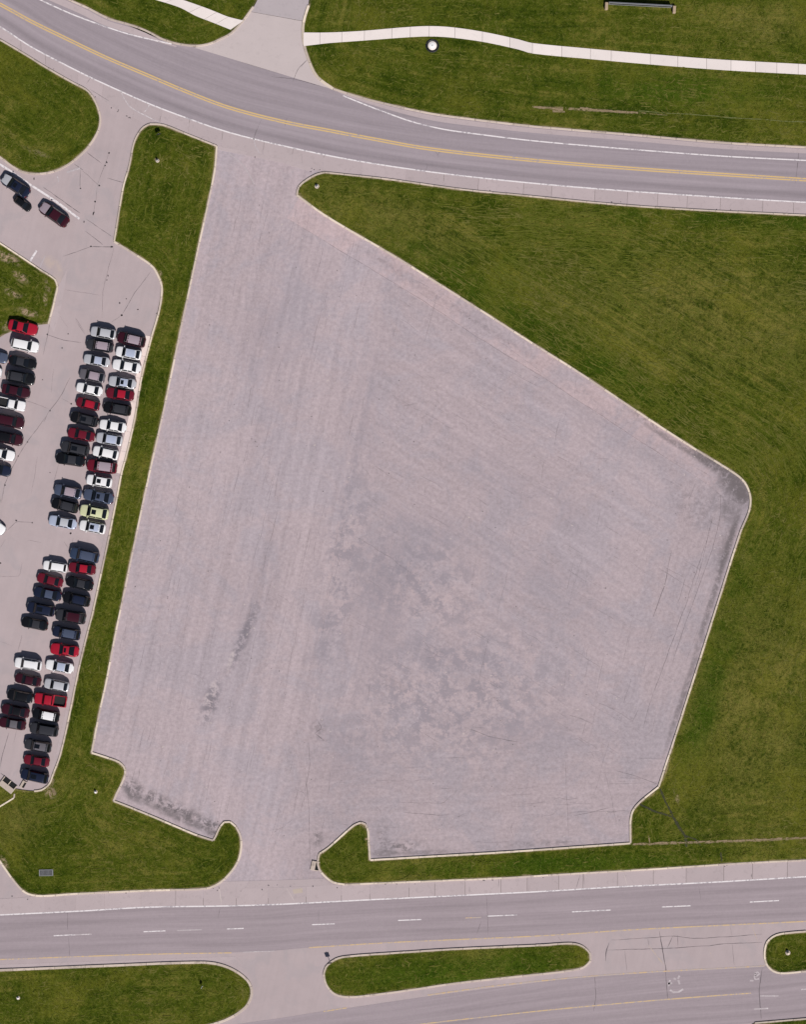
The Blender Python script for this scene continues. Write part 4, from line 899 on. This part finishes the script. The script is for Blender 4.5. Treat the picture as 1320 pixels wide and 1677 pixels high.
def kind_meshes(k, K):
    L, W, H = K['L'], K['W'] / 2, K['H']; X = lambda f: L / 2 - f * L; out = {}
    st = K['st']; fs = [s[0] for s in st]
    ztop = lambda f: float(np.interp(f, fs, [s[2] for s in st])); wid = lambda f: W * float(np.interp(f, fs, [s[1] for s in st]))
    # lower body
    v, f = [], []
    ff = sorted(set(fs + [.06, .15, .38, .60, .78, .90] + ([.6101, .9649] if 'bed' in K else []))); n = None
    for q in ff:
        w, z = wid(q), ztop(q); lo = .24 if .06 < q < .94 else .32
        if 'bed' in K and K['bed'][0] < q < K['bed'][1]: half = [(.90, lo), (.985, .42), (1, .62), (.985, z - .05), (.93, z), (.86, z - .01), (.85, .70), (.3, .70), (0, .70)]
        else: half = [(.90, lo), (.985, .42), (1, .60), (.985, z - .20), (.945, z - .07), (.86, z - .015), (.55, z + .012), (.25, z + .022), (0, z + .025)]
        ring = [(-a * w, b) for a, b in half] + [(a * w, b) for a, b in half[-2::-1]]; n = len(ring)
        v += [(X(q), y, z_) for y, z_ in ring]
    for i in range(len(ff) - 1):
        for j in range(n):
            j2 = (j + 1) % n; f.append((i * n + j, (i + 1) * n + j, (i + 1) * n + j2, i * n + j2))
    f.append(tuple(range(n))); f.append(tuple((len(ff) - 1) * n + j for j in range(n))[::-1])
    # cabin shell
    A, B, Cc, D = K['A'], K['B'], K['C'], K['D']; wb, wr = .915, .69 if k != 'pickup' else .76
    hf = lambda q: float(np.interp(q, [A, A + (B - A) * .55, B - (B - A) * .06, B + .03, Cc - .03, Cc + (D - Cc) * .08, D], [0, .60, .965, 1, .985, .93, 0]))
    belt = lambda q: ztop(q) - .03
    def sect(q):
        h = hf(q); w = wid(q); a = wb * w; t_ = a + (wr * W - a) * h; bz = belt(q); tz = bz + (H - bz) * h
        return a, t_, bz, tz, h
    def surf(q, y):          # top surface of the cabin at fraction q, y in -1..1 of the roof half width
        a, t_, bz, tz, h = sect(q); return Vector((X(q), y * t_, tz - .055 * abs(y) ** 2.4 * (.35 + .65 * h)))
    qs = [A, A + (B - A) * .3, A + (B - A) * .55, A + (B - A) * .8, B, B + .03, (B + Cc) / 2, Cc - .03, Cc, Cc + (D - Cc) * .35, Cc + (D - Cc) * .7, D]
    m0 = len(v)
    for q in qs:
        a, t_, bz, tz, h = sect(q); ring = [(-a, bz)]
        ring.append((-(a * .45 + t_ * .55) - .015 * h, bz + (tz - bz) * .50))
        for y in (-1, -.9, -.6, 0, .6, .9, 1): p = surf(q, y); ring.append((p.y, p.z))
        ring.append(((a * .45 + t_ * .55) + .015 * h, bz + (tz - bz) * .50)); ring.append((a, bz)); n2 = len(ring)
        v += [(X(q), y, z_) for y, z_ in ring]
    for i in range(len(qs) - 1):
        for j in range(n2 - 1): f.append((m0 + i * n2 + j, m0 + (i + 1) * n2 + j, m0 + (i + 1) * n2 + j + 1, m0 + i * n2 + j + 1))
    me = mesh(k + '_body', v, f, True)
    bm = bmesh.new(); bm.from_mesh(me); bmesh.ops.recalc_face_normals(bm, faces=bm.faces); bm.to_mesh(me); bm.free(); out['body'] = me
    def patch(name, fn, nu, nv, off):
        pts = [[fn(i / nu, j / nv) for j in range(nv + 1)] for i in range(nu + 1)]; vv, fc = [], []
        for i in range(nu + 1):
            for j in range(nv + 1):
                p = pts[i][j]; du = pts[min(i + 1, nu)][j] - pts[max(i - 1, 0)][j]; dv = pts[i][min(j + 1, nv)] - pts[i][max(j - 1, 0)]
                nn = du.cross(dv).normalized()
                if nn.dot(Vector((p.x * .02, p.y * .4, 1.0))) < 0 and abs(nn.z) > .12: nn = -nn
                if abs(nn.z) <= .12 and nn.y * p.y < 0: nn = -nn
                vv.append(p + nn * off)
        for i in range(nu):
            for j in range(nv): a = i * (nv + 1) + j; fc.append((a, a + 1, a + nv + 2, a + nv + 1))
        me = mesh(name, vv, fc, True)
        c = sum((p.normal.dot(Vector((0, p.center.y * .4, 1))) for p in me.polygons))
        if c < 0: me.flip_normals()
        return me
    ql = lambda a, b, t: a + (b - a) * t
    out['windscreen'] = patch('windscreen', lambda u, w: surf(ql(A + .012, B - .006, u), (-1 + 2 * w) * (.97 - .03 * u)), 6, 8, .012)
    out['rear_window'] = patch('rear_window', lambda u, w: surf(ql(Cc + .008, D - .012, u), (-1 + 2 * w) * .93), 5, 8, .012)
    out['roof'] = patch('roof', lambda u, w: surf(ql(B + .004, Cc - .002, u), (-1 + 2 * w) * .985), 6, 8, .006)
    out['sunroof'] = patch('sunroof', lambda u, w: surf(ql(B + .02, B + .02 + (Cc - B) * .40, u), (-1 + 2 * w) * .55), 4, 4, .014)
    out['full_sunroof'] = patch('panoramic_sunroof', lambda u, w: surf(ql(B + .02, Cc - .03, u), (-1 + 2 * w) * .66), 4, 4, .014)
    def side(sg, u, w, a, b):
        q = ql(a, b, u); s1, t_, bz, tz, h = sect(q); z0 = bz + .03; z1 = bz + (tz - bz) * .86; r = w
        y = s1 + (t_ - s1) * ((z0 + (z1 - z0) * r - bz) / max(tz - bz, .01)) * .98 + .012 * h
        return Vector((X(q), sg * y, z0 + (z1 - z0) * r))
    mid = (B + Cc) / 2
    for nm, sg in (('L', 1), ('R', -1)):
        out['side1' + nm] = patch('side_window', lambda u, w: side(sg, u, w, A + (B - A) * .60, mid - .008), 4, 3, .014)
        out['side2' + nm] = patch('side_window', lambda u, w: side(sg, u, w, mid + .008, Cc + (D - Cc) * .25), 4, 3, .014)
    def deck(a, b, wf):
        return lambda u, w: Vector((X(ql(a, b, u)), (-1 + 2 * w) * wf * wid(ql(a, b, u)), ztop(ql(a, b, u)) + .025 - .06 * abs((-1 + 2 * w) * wf) ** 3))
    out['bonnet'] = patch('bonnet', deck(.035, A + .005, .80), 5, 6, .004)
    if k in ('sedan', 'coupe'): out['boot_lid'] = patch('boot_lid', deck(D - .008, .975, .74), 3, 6, .004)
    if k == 'pickup':
        out['bed_liner'] = box_mesh('bed_liner', L * .345, K['W'] * .82, .69, .72, 0, X(.7875), 0)
    return out
def lamp_mesh(k, K, rear, sg):
    L, W = K['L'], K['W'] / 2; zt = K['st'][2][2] if not rear else K['st'][-3][2]
    x = (L / 2 - .10 - .02 * L * .3) * (-1 if rear else 1); y = sg * W * .62; z = zt - .13
    bm = bmesh.new(); bmesh.ops.create_cube(bm, size=1)
    for v in bm.verts:
        v.co = Vector((x + v.co.x * (.26 if not rear else .18) + (-.14 if not rear else .10) * (v.co.y * sg + .5), y + v.co.y * .34, z + v.co.z * .19))
    bmesh.ops.bevel(bm, geom=bm.edges[:], offset=.03, segments=2, affect='EDGES')
    me = bpy.data.meshes.new('lamp'); bm.to_mesh(me); bm.free(); return me
def mirror_mesh(K, sg):
    bm = bmesh.new(); bmesh.ops.create_uvsphere(bm, u_segments=10, v_segments=6, radius=1)
    x = K['L'] / 2 - (K['A'] + .055) * K['L']; z = K['st'][5][2] + .10
    for v in bm.verts: v.co = Vector((x + v.co.x * .075 - .03 * abs(v.co.y), sg * (K['W'] / 2 + .07) + v.co.y * .12, z + v.co.z * .075))
    me = bpy.data.meshes.new('mirror'); bm.to_mesh(me); bm.free(); me.polygons.foreach_set('use_smooth', [True] * len(me.polygons)); return me
tyre_me = lathe_mesh('tyre', [(.20, -.105), (.30, -.11), (.33, -.08), (.33, .08), (.30, .11), (.20, .105)], 20); rim_me = lathe_mesh('rim', [(.205, .085), (.19, .10), (.06, .085), (.03, .095)], 16)
arch_me = lathe_mesh('arch', [(.39, -.05), (.39, .05)], 20, False)
plate_me = box_mesh('number_plate', .02, .5, 0, .13, 0); grille_me = box_mesh('grille', .06, .95, 0, .16, .02); rail_me = box_mesh('roof_rail', 1.9, .045, 0, .05, .015)
LIB = {}
for k, K in KINDS.items():
    mm = kind_meshes(k, K)
    for sg, s in ((1, 'L'), (-1, 'R')):
        mm['head' + s] = lamp_mesh(k, K, False, sg); mm['tail' + s] = lamp_mesh(k, K, True, sg); mm['mirror' + s] = mirror_mesh(K, sg)
    LIB[k] = mm
for mm in LIB.values():
    for me in mm.values(): me.materials.append(TRIM)
for me in (tyre_me, rim_me, arch_me, plate_me, grille_me, rail_me): me.materials.append(TRIM)

def car(px, py, deg, kind, colour, label, roof=None, sun=None, scale=1.0, rails=False, group=None, bonnet=None):
    K, mm = KINDS[kind], LIB[kind]; x, y = P(px, py)
    o = empty('car' if kind != 'pickup' else 'pickup_truck', (x, y, -.004), math.radians(deg)); o.scale = (scale,) * 3
    tag(o, label, 'car' if kind != 'pickup' else 'pickup', group)
    p = PAINT[colour]; rp = PAINT[roof] if roof else p
    def add(name, key, m, par=o):
        me = mm[key] if isinstance(key, str) else key; c = bpy.data.objects.new(name, me); C.objects.link(c); c.parent = par
        c.material_slots[0].link = 'OBJECT'; c.material_slots[0].material = m; return c
    add('body', 'body', p); r = add('roof', 'roof', rp)
    if roof and roof != colour: r['label'] = roof + ' roof panel'
    add('bonnet', 'bonnet', PAINT[bonnet] if bonnet else p); add('windscreen', 'windscreen', GLASS); add('rear_window', 'rear_window', GLASS)
    for s in 'LR':
        add('side_window', 'side1' + s, GLASS); add('side_window', 'side2' + s, GLASS); add('mirror', 'mirror' + s, p if colour not in ('silver',) else TRIM)
        add('headlight', 'head' + s, LAMP); add('tail_light', 'tail' + s, TAIL)
    if 'boot_lid' in mm: add('boot_lid', 'boot_lid', p)
    if 'bed_liner' in mm: add('bed_liner', 'bed_liner', TRIM)
    if sun: add('sunroof', 'sunroof' if sun == 1 else 'full_sunroof', GLASS, r)
    if rails:
        for sg in (1, -1): c = add('roof_rail', rail_me, RIM, r); c.location = (-.35, sg * K['W'] * .315, K['H'] - .045)
    g = add('grille', grille_me, TRIM); g.location = (K['L'] / 2 - .03, 0, .48)
    c = add('number_plate', plate_me, PLATE); c.location = (-K['L'] / 2 - .005, 0, .62)
    for fx in (.175, .80):
        for sg in (1, -1):
            w = add('wheel', tyre_me, TYRE); w.location = (K['L'] / 2 - fx * K['L'], sg * (K['W'] / 2 - .10), .33); w.rotation_euler = (math.radians(-90 * sg), 0, 0)
            add('rim', rim_me, RIM, w)
    return o
ORD = ['first','second','third','fourth','fifth','sixth','seventh','eighth','ninth','tenth','eleventh','twelfth','thirteenth','fourteenth','fifteenth','sixteenth','seventeenth','eighteenth','nineteenth','twentieth','twenty-first','twenty-second','twenty-third','twenty-fourth','twenty-fifth','twenty-sixth','twenty-seventh','twenty-eighth','twenty-ninth']
# x, y (photo pixels), tilt, kind, colour, roof, sunroof, scale, rails, words for what sets it apart
ROW_A = [(39,537,12,'coupe','red',None,0,1.06,0,''),(42,566,11,'suv','white',None,0,.98,0,''),(38.5,594,11,'sedan','black','dark grey',0,.95,0,''),(35,619,10,'suv','black','dark grey',0,1,0,''),(27.5,641,11,'sedan','dark maroon',None,0,.98,0,''),
  (19,662,10,'pickup','white',None,0,.87,0,''),(17.5,690,10,'suv','dark maroon',None,0,1,0,''),(15.5,718,11,'suv','dark maroon','black',0,1,0,'black roofed'),(2.5,743,11,'sedan','white',None,0,1,0,''),(-4,768,11,'sedan','navy',None,0,1,0,'')]
ROW_B = [(170,546,9,'hatchback','silver',None,0,.98,0,''),(164.5,567,8,'suv','dark grey','pink grey',0,.95,0,'pinkish roofed'),(159.5,591,9,'sedan','silver','pale blue',0,.92,0,''),(152,616,11,'hatchback','grey','pink grey',0,1,0,''),(147.5,638,11,'sedan','white',None,0,.93,0,''),
  (145,662,13,'hatchback','maroon','red',0,.93,0,'bright roofed'),(139,687,13,'suv','black','dark grey',1,.98,0,''),(134,712,11,'sedan','maroon',None,0,.95,0,''),(124.5,735,11,'suv','dark grey',None,1,1,0,''),(116.5,753,8,'sedan','black','dark grey',0,1.02,0,''),
  (112.5,805,9,'hatchback','slate blue','pink grey',0,1.07,0,''),(107.5,828,11,'suv','black','dark grey',0,.95,0,''),(104,855,8,'sedan','pale blue','silver',0,.98,0,''),(91.5,927.5,6,'suv','white',None,0,.85,0,''),(83,949.5,12,'sedan','maroon',None,0,.92,0,''),
  (79,972,10,'sedan','navy','slate blue',0,.98,0,'pale roofed'),(68,997,10,'suv','navy',None,1,.98,0,''),(58,1021,8,'sedan','black','dark grey',0,.93,0,''),(47.5,1086.5,6,'suv','white',None,0,.95,1,''),(47,1112.5,9,'sedan','dark maroon',None,0,.92,0,''),
  (34,1139,9,'hatchback','black',None,0,1,0,''),(26.5,1163,10,'sedan','dark maroon','black',0,.98,0,''),(21.5,1184,6,'sedan','dark maroon','grey',0,.94,0,'grey roofed')]
ROW_C = [(216,557,12,'suv','dark maroon','pink grey',0,1,0,'pale roofed'),(211.5,579,10,'hatchback','white','pale blue',0,1,0,''),(208.5,600.5,9,'sedan','white',None,0,1,0,''),(201.5,627,8,'sedan','silver','pale blue',1,.96,0,''),(197.5,646,8,'sedan','maroon','red',0,.98,0,'bright roofed'),
  (193,670,9,'suv','black','dark grey',0,.98,0,''),(186,698,9,'sedan','white',None,0,.95,0,''),(180,719.5,9,'hatchback','silver','pale blue',0,1.02,0,''),(174,742,11,'hatchback','white',None,0,1,0,''),(168,764,6,'suv','maroon','pink grey',0,1.06,0,'grey roofed'),
  (163.5,788,7,'hatchback','white',None,1,1,0,''),(162.5,813,9,'sedan','slate blue',None,1,1.06,0,''),(155.5,838.5,9,'hatchback','pale yellow',None,1,1.12,0,''),(152.5,863,9,'hatchback','white','pale blue',1,1.02,0,'blue tinted roof'),
  (139.5,909,10,'suv','blue','slate blue',0,1.03,0,''),(135.5,930.5,5,'sedan','maroon','red',0,.95,0,'bright roofed'),(131.5,955,10,'sedan','black','dark grey',0,.96,0,''),(126.5,981,10,'suv','black','navy',0,.96,0,''),(117,1009,7,'suv','dark grey','dark maroon',0,1.06,0,'maroon roofed'),
  (110,1036,8,'suv','navy','slate blue',0,.98,0,'pale roofed'),(107,1063.5,6,'coupe','red',None,1,1.03,0,''),(99,1090.5,8,'sedan','white','pale blue',0,.98,0,''),(94,1121,9,'hatchback','silver',None,0,.97,0,''),(84,1145,6,'pickup','red',None,0,.96,0,''),
  (76.5,1170,9,'suv','black','white',0,.95,0,'white roofed'),(73.5,1193.5,8,'suv','dark grey',None,0,1,0,''),(63.5,1220,7,'suv','dark grey','grey',1,.95,0,'grey roofed'),(61,1244.5,7,'sedan','maroon',None,0,.90,0,''),(58,1269.5,10,'suv','navy',None,1,.98,0,'')]
def art(c): return c
for row, name, facing, grp in ((ROW_A, 'row cut by left edge', 0, 'cars in the row at the left edge'), (ROW_B, 'inner paired row', 180, 'cars in the paired rows'), (ROW_C, 'row beside grass strip', 180, 'cars in the paired rows')):
    for i, (px, py, tilt, kind, col, roof, sunr, sc, rails, words) in enumerate(row):
        what = 'pickup' if kind == 'pickup' else 'car'
        lab = f"{col} {'' if not words else words + ' '}{what}, {ORD[i]} from top in {name}"
        car(px, py, facing - tilt - (2.6 if py > 780 else 1.2) + random.uniform(-.8, .8), kind, col, lab, roof, sunr, sc, rails, grp)
car(27, 306, -34 + 180, 'sedan', 'navy', 'dark blue car with pale bonnet parked at the upper left by the rounded lawn', None, 1, 1.10, False, None, 'silver')
car(90, 353, -35 + 180, 'sedan', 'dark maroon', 'dark maroon car with pinkish bonnet in the lane behind the dark blue car', None, 0, 1.14, False, None, 'pink grey')
car(38, 335, -37, 'hatchback', 'black', 'very small black car close beside the dark blue car', None, 0, .74)
car(-9, 584, -11, 'sedan', 'slate blue', 'blue car poking in at the left edge beside the third car', None, 0, .98)
car(-18, 608, -11, 'suv', 'white', 'white car barely showing at the left edge under the blue one', None, 0, .96)
car(-23, 819, -11, 'sedan', 'black', 'black car barely showing at the left edge below the gap', None, 0, 1.0)
car(-11, 858, -35, 'sedan', 'white', 'white car with black windscreen alone at the left edge', None, 0, 1.0)
